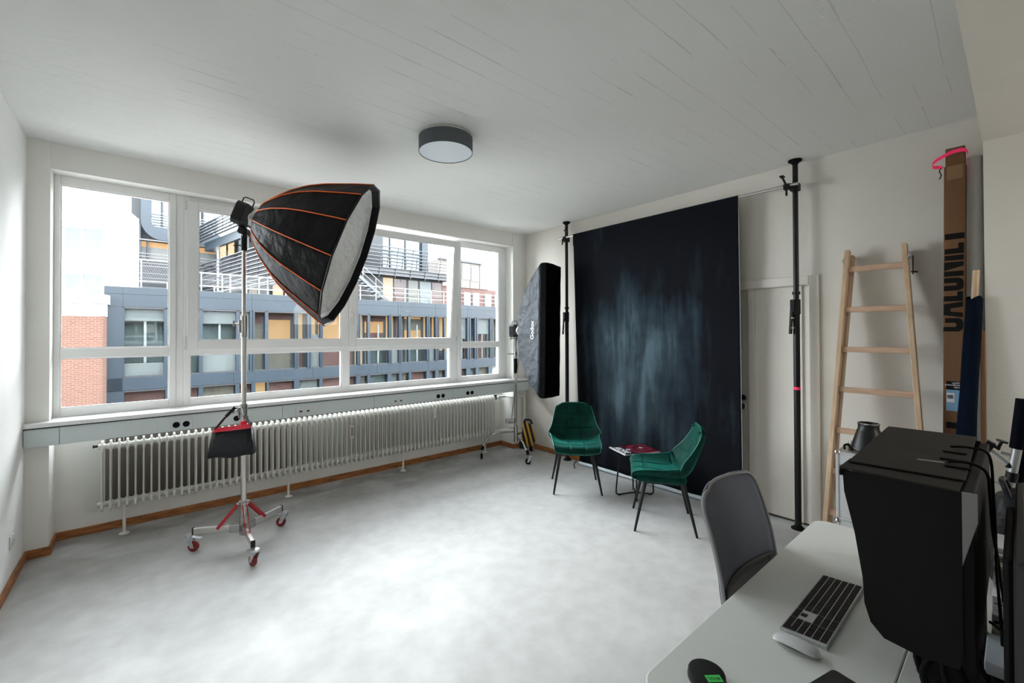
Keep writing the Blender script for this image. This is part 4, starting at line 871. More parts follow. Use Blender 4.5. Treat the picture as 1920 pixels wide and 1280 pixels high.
# ================================================================ desk
def rrect(x0, x1, y0, y1, rs, n_=8):   # rs: radius at (x1,y1),(x0,y1),(x0,y0),(x1,y0)
    out = []
    for (cx_, cy_, a0), r_ in zip(((x1, y1, 0), (x0, y1, 90), (x0, y0, 180), (x1, y0, 270)), rs):
        sx2 = -1 if cx_ == x1 else 1; sy2 = -1 if cy_ == y1 else 1
        c = Vector((cx_+sx2*r_, cy_+sy2*r_, 0))
        out += [c+Vector((math.cos(math.radians(a0+90*k/n_)), math.sin(math.radians(a0+90*k/n_)), 0))*r_ for k in range(n_+1)] if r_ > .001 else [Vector((cx_, cy_, 0))]
    return out
dk = thing('desk', (1.65, .4, 0), 'pale laminate desk with rounded corners in the foreground', 'desk')
MB().prism([p+Vector((0, 0, .715)) for p in rrect(.925, 2.365, .2007, .604, (.055, .055, .003, .003))], (0, 0, .025)).build('tabletop', 'desk', dk, bevel=.003)
MB().prism([p+Vector((0, 0, .715)) for p in rrect(.925, 2.365, -.62, .1993, (.003, .003, .055, .055))], (0, 0, .025)).build('tabletop', 'desk', dk, bevel=.003)
for x in (1.10, 2.20):
    for y in (.45, -.47): MB().bx(x-.025, x+.025, y-.02, y+.02, 0, .71).build('leg', 'greyframe', dk, bevel=.003)
MB().bx(1.10, 2.20, .19, .21, .66, .70).bx(1.09, 1.11, -.47, .45, .69, .715).bx(2.19, 2.21, -.47, .45, .69, .715).build('frame', 'greyframe', dk)
# ================================================================ office chair tucked under the desk
oc = thing('office_chair', (1.72, .42, 0), 'grey mesh office chair pushed up to the desk', 'office chair')
def obp(u, v, k=0.):   # backrest u -1..1, v 0..1 bottom to top, rounded upper corners
    z = .60+.425*v; hw = .240-.012*v-k; cr = max(0, (v-.84)/.16)
    hw -= .07*(1-math.sqrt(max(0, 1-cr*cr)))
    return Vector((1.712+u*hw, .625+.095*v+.035*(1-u*u)-.02*math.sin(v*PI), z))
NUo, NVo = 16, 32
vs_ = [i/24*.84 for i in range(25)]+[.84+.16*math.sin(PI/2*i/8) for i in range(1, 9)]
MB().grid([[obp(-1+2*j/NUo, v, .004) for j in range(NUo+1)] for v in vs_]).build('mesh_back', 'mesh', oc, smooth='all', solid=.010, fixn=False)
per = [obp(-1+2*j/NUo, 0) for j in range(NUo+1)]+[obp(1, v) for v in vs_[1:]]+[obp(1-2*j/NUo, 1) for j in range(1, NUo+1)]+[obp(-1, v) for v in vs_[::-1][1:-1]]
M['rimgrey'] = mat('mid_grey_rim', (.30, .30, .31), .45)
MB().tube(per, .0062, 8, closed=True).build('back_frame', 'rimgrey', oc, smooth=True)
MB().grid([[obp(-.9+1.8*j/NUo, .02+.27*i/4)+Vector((0, -.008, 0)) for j in range(NUo+1)] for i in range(5)]).build('lumbar_panel', 'darkgrey', oc, smooth='all', solid=.004, fixn=False)
MB().tube(smoothpath([(1.71, .70, .78), (1.71, .735, .65), (1.71, .70, .48), (1.71, .60, .44), (1.71, .45, .43)]), .018, 10).build('back_support', 'darkgrey', oc, smooth=True)
MB().prism([p+Vector((0, 0, .46)) for p in rrect(1.47, 1.95, .18, .64, (.09, .09, .06, .06))], (0, 0, .06)).build('seat', 'mesh', oc, bevel=.02)
MB().cyl((1.71, .42, .09), (1.71, .42, .46), .028).bx(1.62, 1.80, .33, .52, .43, .46).build('gas_lift', 'darkgrey', oc, smooth=True)
for k in range(5):
    a = 2*PI*k/5+.3; d = Vector((math.cos(a), math.sin(a), 0)); c = Vector((1.71, .42, 0))
    lgm = MB().bar(c+Vector((0, 0, .105)), c+d*.27+Vector((0, 0, .075)), .04, .03).build('base_arm', 'greyframe', oc, bevel=.006)
    MB().lathe([(.0, -.02), (.026, -.02), (.028, 0), (.026, .02), (0, .02)], c+d*.27+Vector((0, 0, .028)), d.cross(Vector((0, 0, 1))), 16).cyl(c+d*.27+Vector((0, 0, .028)), c+d*.27+Vector((0, 0, .08)), .008).build('castor', 'rubber', lgm, smooth=True)
# ================================================================ keyboard
kb = thing('keyboard', (1.61, .392, .74), 'slim silver keyboard with black keys on the desk', 'keyboard', rz=PI)
KL, KW = .419, .112
def kslab(x0, x1, y0, y1, z0a, z0b): return MB().prism([(x0, y0, 0), (x0, y1, 0), (x0, y1, z0b), (x0, y0, z0a)], (x1-x0, 0, 0))
kslab(-KL/2, KL/2, -KW/2, KW/2, .006, .013).build('body', 'silverpl', kb, bevel=.002, local=True)
# local frame: +x is the typist's right, +y away from the typist (rotated by 180 degrees in the room)
def key(x0, x1, r0_, r1_=None):
    r1_ = r0_+1 if r1_ is None else r1_
    ph = (KW-.006)/6; y0 = -KW/2+.003+r0_*ph+.0012; y1 = -KW/2+.003+r1_*ph-.0012
    z0 = .006+.007*((y0+KW/2)/KW); z1 = .006+.007*((y1+KW/2)/KW)
    mb = MB(); a, b = x0+.0007, x1-.0007
    mb.add([(a, y0, z0), (b, y0, z0), (b, y1, z1), (a, y1, z1), (a+.0006, y0+.0006, z0+.0018), (b-.0006, y0+.0006, z0+.0018), (b-.0006, y1-.0006, z1+.0018), (a+.0006, y1-.0006, z1+.0018)], [(0, 3, 2, 1), (4, 5, 6, 7), (0, 1, 5, 4), (1, 2, 6, 5), (2, 3, 7, 6), (3, 0, 4, 7)])
    return mb.build('key', 'keys', kb, local=True)
u_ = .0183; X0 = -KL/2+.004
rowsk = [[1.2, 1.2, 1.2, 1.3, 5.1, 1.3, 1.2, 1.2, 1.2], [2.3]+[1]*10+[2.6], [1.8]+[1]*11+[2.1], [1.5]+[1]*12+[1.4], [1]*13+[1.9], [1.06]*14]
for r_i, rw in enumerate(rowsk):
    x = X0; sc_k = 14.9*u_/sum(rw)
    for wk in rw: key(x, x+wk*sc_k, r_i); x += wk*sc_k
xn = X0+15.05*u_
for c in range(3):
    for r_i in (3, 4, 5): key(xn+c*u_, xn+(c+1)*u_, r_i)
    key(xn+c*u_, xn+(c+1)*u_, 0)
key(xn+u_, xn+2*u_, 1)
xn += 3.15*u_
for c in range(4):
    for r_i in range(6):
        if (c == 3 and r_i == 1) or (r_i == 0 and c == 1): continue
        if c == 3 and r_i == 0: key(xn+c*u_, xn+(c+1)*u_, 0, 2)
        elif c == 0 and r_i == 0: key(xn, xn+2*u_, 0)
        else: key(xn+c*u_, xn+(c+1)*u_, r_i)
# mouse
ms = thing('mouse', (1.348, .393, .74), 'low white wireless mouse beside the keyboard', 'mouse', rz=math.radians(2))
Pm = []
for i in range(15):
    t = -1+2*i/14; row = []
    for j in range(13):
        a = -1+2*j/12; hw = .0285*(1-abs(t)**3.4)**.5; z = .006+.0165*(1-t*t)**.55*(1-.35*a*a)
        row.append((a*hw, t*.0567, z if abs(t) < .999 else .006))
    Pm.append(row)
MB().grid(Pm).build('shell', 'mouse', ms, smooth='all', solid=.002, fixn=False, local=True)
MB().prism([(.024*math.cos(a), .050*math.sin(a), .0005) for a in [2*PI*k/28 for k in range(28)]], (0, 0, .006)).build('base', 'greyframe', ms, local=True)
# lens cap with green sticker
lc = thing('lens_cap', (1.055, .495, .74), 'round black lens cap with a green handwritten label', 'lens cap')
MB().lathe([(0, 0), (.040, 0), (.042, .003), (.042, .022), (.040, .026), (.036, .027), (.0, .027)], (1.055, .495, .74), (0, 0, 1), 48).build('cap', 'blackp', lc, smooth=True)
for k in range(1): MB().lathe([(.0425, .006), (.0432, .007), (.0432, .012), (.0425, .013)], (1.055, .495, .74), (0, 0, 1), 48).build('grip_ridge', 'darkgrey', lc, smooth=True)
gc = Vector((1.043, .472, .7675)); gx = Vector((.93, .36, 0)).normalized(); gy = Vector((-gx.y, gx.x, 0))
gx, gy = Vector((.78, -.62, 0)).normalized(), Vector((.62, .78, 0)).normalized()
MB().box(gc, (.036, .021, .0006), Matrix((gx, gy, Vector((0, 0, 1)))).transposed()).build('green_sticker', 'green', lc)
for pts in (((-.013, .004), (-.009, -.004), (-.006, .003), (-.003, -.003)), ((0, .004), (.001, -.004), (.005, .003), (.005, -.004)), ((.009, .004), (.009, -.004), (.013, .002), (.010, 0), (.014, -.004))):
    MB().tube([gc+gx*a+gy*b+Vector((0, 0, .0006)) for a, b in pts], .0006, 5).build('pen_stroke', 'ink', lc)
# dark tablet corner at the bottom edge
tb2 = thing('tablet', (1.225, .24, .74), 'dark grey tablet cut off at the bottom edge of the view', 'tablet', rz=math.radians(-14))
ORG[tb2.name] = Vector((0, 0, 0))
MB().prism([p+Vector((0, 0, 0)) for p in rrect(-.125, .085, -.125, .09, (.012,)*4)], (0, 0, .008)).build('case', 'darkgrey', tb2, bevel=.002, local=True)
# ================================================================ hooded monitor
mo = thing('hooded_monitor', (1.665, .05, .74), 'big black monitor with a shading hood, seen from its side', 'monitor')
X_L, X_R = 1.33, 2.0
side = [(.285, 1.2495), (.282, 1.197), (.262, 1.10), (.248, 1.0), (.245, .94), (.234, .90), (.210, .874), (.15, .866), (.088, .872), (.082, .90), (.082, 1.2495)]
for x in (X_L, X_R-.004): MB().prism([(x, y, z) for y, z in side], (.004, 0, 0)).build('hood_side', 'hood', mo, bevel=.001)
MB().prism([(X_L-.004, .086, 1.248), (X_L-.004, .290, 1.252), (1.435, .290, 1.252), (1.468, .086, 1.248)], (0, 0, .004)).build('hood_top_flap', 'hoodtop', mo)
MB().prism([(1.412, .082, 1.253), (1.385, .284, 1.257), (X_R, .298, 1.257), (X_R+.03, .092, 1.253)], (0, 0, .004)).build('hood_top', 'hoodtop', mo, bevel=.001)
MB().bx(X_L-.004, X_R, .284, .290, 1.236, 1.250).build('hood_lip', 'rubber', mo)
MB().bx(1.336, 1.985, .064, .0835, .875, 1.247).build('screen_housing', 'hood', mo, bevel=.003)
MB().bx(1.36, 1.97, .0815, .0825, .89, 1.235).build('screen', 'ink', mo)
MB().prism([(X_L, .083, 1.250), (X_L, .060, 1.250), (X_L, .060, 1.19), (X_L, .083, 1.09)], (.005, 0, 0)).build('hood_bracket', 'greyc', mo, bevel=.001)
for (x, y) in ((1.60, .115), (1.52, .10), (1.70, .118)): MB().box((x, y, 1.260), (.012, .045, .004), Matrix.Rotation(.1, 3, 'Z')).build('hook_strap', 'ink', mo, bevel=.001)
MB().box((1.55, .15, 1.2585), (.012, .05, .001), Matrix.Rotation(.2, 3, 'Z')).build('badge', 'greyc', mo)
MB().bx(1.68, 1.80, .066, .083, .755, .90).build('stand_neck', 'darkgrey', mo, bevel=.004)
MB().prism([p+Vector((0, 0, .74)) for p in rrect(1.46, 1.82, .055, .175, (.04,)*4)], (0, 0, .016)).build('stand_base', 'hood', mo, bevel=.003)
MB().lathe([(.0, 0), (.004, 0), (.004, .002), (0, .002)], (1.3445, .070, .905), (-1, 0, 0), 12).build('status_light', 'blueled', mo)
# black cloth / cable bundle under the monitor
cbn = thing('cable_bundle', (1.36, .12, .74), 'tangle of black cables hanging behind the hooded monitor', 'cables')
for pts in ([(1.76, .13, 1.264), (1.77, .09, 1.266), (1.78, .058, 1.25), (1.80, .052, 1.15), (1.84, .050, 1.03), (1.82, .048, .93), (1.72, .040, .85), (1.62, .035, .82)],
            [(1.56, .12, 1.262), (1.57, .085, 1.264), (1.58, .056, 1.245), (1.62, .052, 1.18), (1.74, .052, 1.06), (1.84, .046, .95), (1.78, .035, .86)],
            [(1.60, .045, .88), (1.68, .035, .85), (1.76, .020, .83), (1.84, -.0, .80)],
            [(1.50, .050, .92), (1.58, .045, .88), (1.66, .028, .83), (1.74, .01, .80)]):
    MB().tube(smoothpath(pts, 6), .0034, 8).build('cord', 'rubber', cbn, smooth=True)
for (a, b, hh) in ((1.36, .13, .10), (1.40, .10, .13), (1.44, .15, .09)): MB().tube(smoothpath([(a, b, .748), (a+.02, b+.02, .748+hh*.6), (a+.05, b-.01, .748+hh), (a+.08, b-.04, .80), (a+.06, b-.06, .75)], 5), .007, 8).build('cord', 'rubber', cbn, smooth=True)
# second monitor, its side just inside the right edge
m2 = thing('second_monitor', (1.5, .0, .74), 'dark monitor cut off by the right edge of the view', 'monitor')
MB().bx(1.16, 1.80, -.035, .012, .84, 1.19).build('screen_housing', 'darkgrey', m2, bevel=.012)
MB().bx(1.24, 1.62, .012, .0255, .91, 1.165).build('rear_bulge', 'hood', m2, bevel=.006)
MB().bx(1.42, 1.54, -.03, .0, .75, .84).build('stand_neck', 'darkgrey', m2)
MB().prism([p+Vector((0, 0, .74)) for p in rrect(1.34, 1.60, -.16, -.03, (.03,)*4)], (0, 0, .012)).build('stand_base', 'darkgrey', m2)
# white box on a black device, orange pen
dv = thing('black_device', (1.62, -.02, .741), 'flat black device under the pale box between the monitors', 'device')
MB().bx(1.52, 1.74, -.16, .050, .741, .772).build('body', 'ink', dv, bevel=.004)
wb = thing('pale_box', (1.62, -.02, .7725), 'pale blue-white flat box lying between the two monitors', 'box')
MB().box((1.625, -.045, .788), (.155, .215, .030)).build('carton', 'paleblue', wb, bevel=.002)
MB().box((1.66, .025, .8035), (.05, .004, .0006)).build('print_line', 'greyc', wb)
MB().box((1.585, .0, .8035), (.035, .012, .0006)).build('print_line', 'silverpl', wb)
pn = thing('orange_pen', (1.50, -.01, .76), 'orange marker pen leaning beside the pale box', 'pen')
MB().cyl((1.50, .024, .795), (1.60, .0, .812), .006, seg=10).build('barrel', 'orange', pn, smooth=True)
MB().cyl((1.495, .0252, .794), (1.50, .024, .795), .004, seg=10).build('cap_end', 'greyc', pn, smooth=True)
sp_items = [((1.78, 1.98), .742, .775, 'beige', 'beige folder'), ((1.80, 2.02), .776, .812, 'greyframe', 'grey flat box'), ((1.83, 2.04), .813, .850, 'paper', 'white flat box'), ((1.90, 2.08), .851, .872, 'silverpl', 'pale grey binder'), ((1.94, 2.12), .873, .898, 'beige', 'cream envelope stack'), ((1.98, 2.14), .899, .915, 'greyframe', 'grey folder'), ((2.01, 2.15), .916, .930, 'paper', 'thin white folder')]
for (x0, x1), z0, z1, m_, lb in sp_items:
    t = thing('flat_box', ((x0+x1)/2, -.06, z0), lb+' in the paper stack behind the hooded monitor', 'box', 'stacked papers and boxes behind the monitors')
    MB().bx(x0, x1, -.17, .058, z0, z1).build('carton', m_, t, bevel=.002)
    MB().bx(x0-.0005, x0+.0, -.165, .054, z0+(z1-z0)*.45, z0+(z1-z0)*.52).build('edge_line', 'ink', t)
bg2 = thing('equipment_bag', (2.25, -.05, .741), 'black equipment bag on the far end of the desk', 'bag')
rows = []
for z, k in ((.741, .92), (.76, 1), (.88, 1.02), (.97, .96), (1.03, .86), (1.055, .6)):
    rows.append([Vector((2.255+.095*k*math.copysign(abs(math.cos(a))**.6, math.cos(a)), -.055+.135*k*math.copysign(abs(math.sin(a))**.6, math.sin(a)), z)) for a in [2*PI*i/32 for i in range(32)]])
rows.append([Vector((2.255, -.055, 1.06))]*32)
MB().grid(rows, True).build('body', 'nylon', bg2, smooth='all')
MB().tube(smoothpath([(2.17, .03, 1.05), (2.18, .04, 1.085), (2.22, .045, 1.09), (2.27, .04, 1.085), (2.29, .03, 1.05)]), .008, 8).build('carry_handle', 'nylon', bg2, smooth=True)
MB().box((2.160, .055, .99), (.004, .03, .008)).build('buckle', 'chrome', bg2)
# folding tripod with navy foam grips and a clamp, standing behind the desk end
tp = thing('folding_tripod', (2.62, -.02, 0), 'silver folding tripod with navy foam grips standing behind the desk', 'tripod')
def T3(x, y, z): return Vector((x, y, z))
Lp = [T3(2.5, -.005, 1.34), T3(2.5, .012, 1.155), T3(2.5, .042, .93)]
MB().cyl(Lp[0], Lp[1], .020, seg=16).build('foam_grip', 'navyfoam', tp, smooth=True)
MB().cyl(Lp[1], Lp[2], .0135, seg=16).build('leg', 'silverpl', tp, smooth=True)
MB().cyl(Lp[1].lerp(Lp[2], .40), Lp[1].lerp(Lp[2], .56), .0165, seg=16).build('leg_clamp', 'black', tp, smooth=True)
MB().cyl((2.5, .015, .91), (2.5, .015, .84), .0, .0) if False else None
MB().cyl((2.53, -.02, 1.32), (2.55, .03, .80), .016, seg=16).cyl((2.55, .03, .80), (2.60, .06, .0), .012, seg=12).build('rear_leg', 'navyfoam', tp, smooth=True)
MB().bar((2.48, .105, 1.052), (2.48, .026, .995), .006, .020, up=(1, 0, 0)).build('arm', 'silverpl', tp, bevel=.002)
MB().bar((2.48, .028, .998), (2.47, .004, .86), .006, .018, up=(1, 0, 0)).build('arm', 'silverpl', tp, bevel=.002)
MB().cyl((2.5, .038, .93), (2.66, -.20, .0), .011, seg=12).cyl((2.5, -.01, .93), (2.44, -.24, .0), .011, seg=12).build('lower_leg', 'silverpl', tp, smooth=True)
cl3 = thing('camera_clamp', (2.5, .07, 1.15), 'black camera clamp with silver rods fixed to the folding tripod', 'clamp')
MB().cyl((2.5, .078, 1.135), (2.5, .030, 1.085), .0075, seg=12).cyl((2.52, .052, 1.128), (2.52, .010, 1.122), .006, seg=12).build('rod', 'silverpl', cl3, smooth=True)
MB().cyl((2.5, .036, 1.092), (2.5, .018, 1.080), .013, seg=14).build('rod_joint', 'black', cl3, smooth=True)
MB().box((2.5, .084, 1.148), (.03, .026, .045), Matrix.Rotation(.5, 3, 'X')).bar((2.5, .088, 1.168), (2.5, .054, 1.142), .012, .01).build('jaw', 'black', cl3, bevel=.003)
MB().cyl((2.5, .060, 1.142), (2.5, .050, 1.172), .005).lathe([(.0, 0), (.016, 0), (.016, .006), (0, .006)], (2.5, .049, 1.172), (0, -.3, 1), 14).build('screw_knob', 'black', cl3, smooth=True)
MB().cyl((2.5, .098, 1.145), (2.5, .112, 1.155), .003).cyl((2.5, .110, 1.153), (2.5, .124, 1.162), .006).build('lever', 'black', cl3, smooth=True)
# ================================================================ outside: courtyard buildings seen through the window
M['slate'] = mat('slate_blue_cladding', (.0068, .0135, .0205), .45, var=(.6, .18), spec=.3)
M['slatedk'] = mat('dark_slate_metal', (0.0067, 0.0082, 0.0110), .5)
M['render'] = mat('white_render', (0.4000, 0.4040, 0.4080), .9, var=(1, .03))
M['rail'] = mat('white_railing', (0.1020, 0.1040, 0.1067), .5)
M['railg'] = mat('grey_slat_metal', (0.0334, 0.0380, 0.0441), .4, .3)
M['sheer'] = mat('sheer_curtain', (.05, .062, .072), .9)
M['dimroom'] = mat('dim_room', (.016, .017, .018), .9)
M['darkroom'] = mat('dark_interior', (.018, .02, .022), .9)
M['blind'] = mat('white_blind', (0.0589, 0.0609, 0.0609), .8)
M['teal'] = mat('teal_interior', (0.0115, 0.0229, 0.0229), .6)
M['warm'] = mat('warm_lit_room', (.06, .035, .015), .8, emit=((1, .50, .16), .50))
M['warm2'] = mat('pale_lit_room', (.06, .045, .025), .8, emit=((1, .56, .22), .5))
M['redbrown'] = mat('red_brown_interior', (0.0408, 0.0122, 0.0090), .8)
M['cream'] = mat('cream_interior', (0.0473, 0.0394, 0.0284), .8)
M['ground'] = mat('pale_courtyard_paving', (.36, .355, .34), .9)
M['terr'] = mat('terrace_gravel', (.06, .06, .058), .9)
M['gable'] = mat('beige_metal_roof', (0.0607, 0.0500, 0.0428), .7)
def brick_mat(name, c1, c2, mortar, s=1.0):
    m = mat(name, c1, .9); n_ = m.node_tree; b = n_.nodes['Principled BSDF']; lk = n_.links.new
    t = n_.nodes.new('ShaderNodeTexCoord'); sp = n_.nodes.new('ShaderNodeSeparateXYZ'); cb_ = n_.nodes.new('ShaderNodeCombineXYZ'); lk(t.outputs['Object'], sp.inputs[0]); lk(sp.outputs['X'], cb_.inputs[0]); lk(sp.outputs['Z'], cb_.inputs[1])
    br_ = n_.nodes.new('ShaderNodeTexBrick'); br_.inputs['Scale'].default_value = 1; br_.inputs['Brick Width'].default_value = .25*s; br_.inputs['Row Height'].default_value = .083*s; br_.inputs['Mortar Size'].default_value = .012*s
    br_.inputs['Color1'].default_value = (*c1, 1); br_.inputs['Color2'].default_value = (*c2, 1); br_.inputs['Mortar'].default_value = (*mortar, 1); lk(cb_.outputs[0], br_.inputs['Vector']); lk(br_.outputs['Color'], b.inputs['Base Color'])
    bp = n_.nodes.new('ShaderNodeBump'); bp.inputs['Strength'].default_value = .5; bp.inputs['Distance'].default_value = .01; bp.invert = True; lk(br_.outputs['Fac'], bp.inputs['Height']); lk(bp.outputs['Normal'], b.inputs['Normal'])
    return m
M['brick'] = brick_mat('orange_brick', (.055, .017, .009), (.070, .025, .013), (.080, .058, .046))
M['brick2'] = brick_mat('red_brick', (.045, .015, .011), (.06, .02, .014), (.055, .04, .035))
# facade glass: dark body with a mirror-like coat of real reflections
def fglass(name, k, tint=(1, 1, 1)):
    m = bpy.data.materials.new(name); m.use_nodes = True; n_ = m.node_tree; n_.nodes.clear()
    o = n_.nodes.new('ShaderNodeOutputMaterial'); mx = n_.nodes.new('ShaderNodeMixShader'); t = n_.nodes.new('ShaderNodeBsdfTransparent'); g = n_.nodes.new('ShaderNodeBsdfGlossy')
    g.inputs['Roughness'].default_value = .02; g.inputs['Color'].default_value = (*tint, 1); mx.inputs[0].default_value = k; t.inputs['Color'].default_value = (.9, .93, .93, 1)
    n_.links.new(t.outputs[0], mx.inputs[1]); n_.links.new(g.outputs[0], mx.inputs[2]); n_.links.new(mx.outputs[0], o.inputs[0]); return m
M['fg'] = fglass('facade_glass', .010); M['skyglass'] = fglass('sky_reflecting_glass', .028, (.88, .93, 1))
GZ = -12.5
struct(MB().box((10, 45, GZ-.25), (140, 110, .5)).build('ground', 'ground'), 'courtyard ground far below the window')
class Pl:      # vertical working plane: s along it, d outward towards our window (negative = behind), z up
    def __init__(s, o, d): s.o = Vector((*o, 0)); s.d = Vector((*d, 0)).normalized(); s.n = Vector((s.d.y, -s.d.x, 0)); s.R = Matrix((s.d, s.n, Vector((0, 0, 1)))).transposed()
    def p(s, a, z, e=0): return s.o+s.d*a+s.n*e+Vector((0, 0, z))
    def box(s, mb, a0, a1, z0, z1, e0, e1): return mb.box(s.p((a0+a1)/2, (z0+z1)/2, (e0+e1)/2), (abs(a1-a0), abs(e1-e0), abs(z1-z0)), s.R)
# ---- slate office building straight ahead
F1 = Pl((-1.37, 27.8), (.9988, .049))
ob = thing('slate_office_building', (12, 32, GZ), 'slate blue office building with long window bands across the courtyard', 'building')
SA, SB_ = -.12, 34.0
mb = MB(); F1.box(mb, SA, SB_, GZ, 3.93, -1.7, -1.0); F1.box(mb, SA+1.9, 24, GZ, 3.93, -14, -1.7); F1.box(mb, 24, SB_, GZ, 3.93, -8, -1.7); mb.build('core', 'slatedk', ob)
def seams(z0, z1, name):
    a = SA; first = True
    stops = [SA, .55, 3.0, 6.1, 9.2, 12.2, 15.4, 18.6, 21.7, 24.9, 28, 31, SB_] if z0 > 0 else [SA, .55, 5.2, 9.5, 13.8, 17.9, 22.3, 26.5, 31, SB_]
    for p, q in zip(stops, stops[1:]):
        mb = MB(); F1.box(mb, p+.008, q-.008, z0, z1, -1.0, 0); mb.build(name, 'slate', ob)
seams(3.60, 3.94, 'fascia_panel'); seams(2.975, 3.585, 'fascia_panel'); seams(-1.11, -.49, 'spandrel_panel')
mb = MB(); F1.box(mb, SA, SB_, 2.9, 3.9, -1.0, -.03); F1.box(mb, SA, SB_, -1.1, -.5, -1.0, -.03); mb.build('panel_backing', 'slatedk', ob)
for z0, z1 in ((-1.11, 2.975), (-5, -1.12)):
    mb = MB(); F1.box(mb, SA, .55, z0+.008, z1-.008, -1.0, 0.0); mb.build('corner_panel', 'slate', ob)
mb = MB(); F1.box(mb, SA, SB_, -5.6, -4.7, -1.0, 0); mb.build('spandrel_panel', 'slate', ob)
# window bands: (start, end, [ (z0, z1, material) ... ])  -- room fittings behind each pane
panes = [(.62, 2.14, [(2.3, 2.97, 'blind'), (.2, 2.3, 'teal'), (-.49, .2, 'blind')]), (2.28, 3.62, [(1.9, 2.97, 'blind'), (-.49, 1.9, 'teal')]), (3.78, 5.33, [(2.2, 2.97, 'blind'), (.55, 2.2, 'teal'), (-.49, .55, 'blind')]), (5.49, 5.99, [(-.49, 2.97, 'blind')]), (6.26, 6.79, [(2.2, 2.97, 'redbrown'), (-.49, 2.2, 'cream')]), (6.97, 8.42, [(2.5, 2.97, 'redbrown'), (.6, 2.5, 'warm'), (-.49, .6, 'cream')]), (8.64, 9.14, [(.9, 2.97, 'warm2'), (-.49, .9, 'redbrown')]),
         (9.43, 9.93, [(1.6, 2.97, 'warm2'), (-.49, 1.6, 'blind')]), (10.12, 12.36, [(1.2, 2.97, 'warm'), (-.49, 1.2, 'redbrown')]), (12.59, 13.11, [(-.49, 2.97, 'warm2')]), (13.29, 14.69, [(2.5, 2.97, 'redbrown'), (1.7, 2.5, 'warm'), (.5, 1.7, 'redbrown'), (-.49, .5, 'teal')]), (14.92, 15.47, [(1.2, 2.97, 'warm2'), (-.49, 1.2, 'blind')]),
         (15.68, 16.25, [(-.49, 2.97, 'redbrown')]), (16.43, 17.82, [(2.75, 2.97, 'warm2'), (1.9, 2.75, 'cream'), (.9, 1.9, 'warm'), (-.49, .9, 'teal')]), (18.09, 18.59, [(.6, 2.97, 'warm2'), (-.49, .6, 'blind')]), (18.86, 19.41, [(.3, 2.97, 'warm'), (-.49, .3, 'redbrown')]), (19.56, 21.67, [(.3, 2.97, 'warm2'), (-.49, .3, 'blind')]),
         (21.0, 21.67, [(1.2, 2.97, 'blind'), (-.49, 1.2, 'redbrown')]), (22.06, 22.45, [(-.49, 2.97, 'redbrown')]), (22.8, 24.15, [(1.6, 2.97, 'blind'), (-.49, 1.6, 'redbrown')]), (24.51, 25.6, [(-.49, 2.97, 'cream')]), (25.9, 27.4, [(-.49, 2.97, 'blind')]), (27.7, 29.4, [(-.49, 2.97, 'warm')]), (29.7, 33.0, [(-.49, 2.97, 'blind')])]
panes = [p for p in panes if p[0] != 19.56]; panes.insert(16, (19.56, 20.8, [(.3, 2.97, 'warm2'), (-.49, .3, 'blind')]))
panes.sort()
prev = .55
for a0, a1, fit in panes:
    mb = MB(); F1.box(mb, prev, a0, -.49, 2.975, -.25, -.03)
    if a0-prev > .18:
        F1.box(mb, prev+.02, prev+(a0-prev)*.38, -.49, 2.975, -.03, .03); F1.box(mb, a0-(a0-prev)*.38, a0-.02, -.49, 2.975, -.03, .03)
    mb.build('mullion', 'slate', ob); prev = a1
    f_ = MB(); F1.box(f_, a0, a1, -.49, -.42, -.22, -.04); F1.box(f_, a0, a1, 2.91, 2.975, -.22, -.04)
    fr_ = f_.build('window_frame', 'slatedk', ob)
    g = MB(); F1.box(g, a0, a1, -.42, 2.91, -.13, -.12); g.build('pane', 'fg', fr_)
    for z0, z1, m_ in fit:
        g = MB(); F1.box(g, a0, a1, z0, z1, -.95 if m_ not in ('blind',) else -.25, -.90 if m_ not in ('blind',) else -.22); g.build('room_fitting', m_, fr_)
    if any(x[2] == 'teal' for x in fit) or fit[0][2] == 'blind':
        g = MB(); am = a0+(a1-a0)*.52; F1.box(g, am-.05, am+.05, -.42, 2.3, -.34, -.30); F1.box(g, a0, a1, .52, .62, -.34, -.30); g.build('inner_frame', 'rail', fr_)
mb = MB(); F1.box(mb, prev, SB_, -.49, 2.975, -.25, 0); mb.build('mullion', 'slate', ob)
# floor slab edge visible in window reveals and the band below
low = [(.62, 2.2, 'redbrown'), (2.3, 3.6, 'redbrown'), (3.8, 5.3, 'cream'), (5.5, 6.1, 'redbrown'), (6.3, 6.9, 'warm2'), (7.0, 8.4, 'redbrown'), (8.7, 9.9, 'blind'), (10.1, 12.3, 'redbrown'), (12.6, 13.1, 'cream'), (13.3, 14.6, 'teal'), (14.9, 15.5, 'blind'), (15.7, 16.3, 'cream'), (16.5, 17.8, 'redbrown'), (18.1, 18.6, 'blind'), (18.9, 19.5, 'cream'), (19.7, 21.6, 'redbrown'), (22.0, 22.6, 'blind'), (22.9, 24.0, 'cream'), (24.4, 26, 'greyc')]
prev = .55
for a0, a1, m_ in low:
    mb = MB(); F1.box(mb, prev, a0, -4.7, -1.11, -.25, -.03); mb.build('mullion', 'slate', ob); prev = a1
    f_ = MB(); F1.box(f_, a0, a1, -1.2, -1.12, -.22, -.04); fr_ = f_.build('window_frame', 'slatedk', ob)
    g = MB(); F1.box(g, a0, a1, -4.7, -1.2, -.13, -.12); g.build('pane', 'fg', fr_)
    g = MB(); F1.box(g, a0, a1, -4.7, -1.15, -.5, -.45); g.build('room_fitting', m_, fr_)
for a, z in ((3.0, 3.25), (15.9, 3.28), (23.6, 3.3)):
    mb = MB(); F1.box(mb, a-.0+.0, a+.55, z-.03, z+.03, 0, .02); mb.build('vent_slot', 'slatedk', ob)
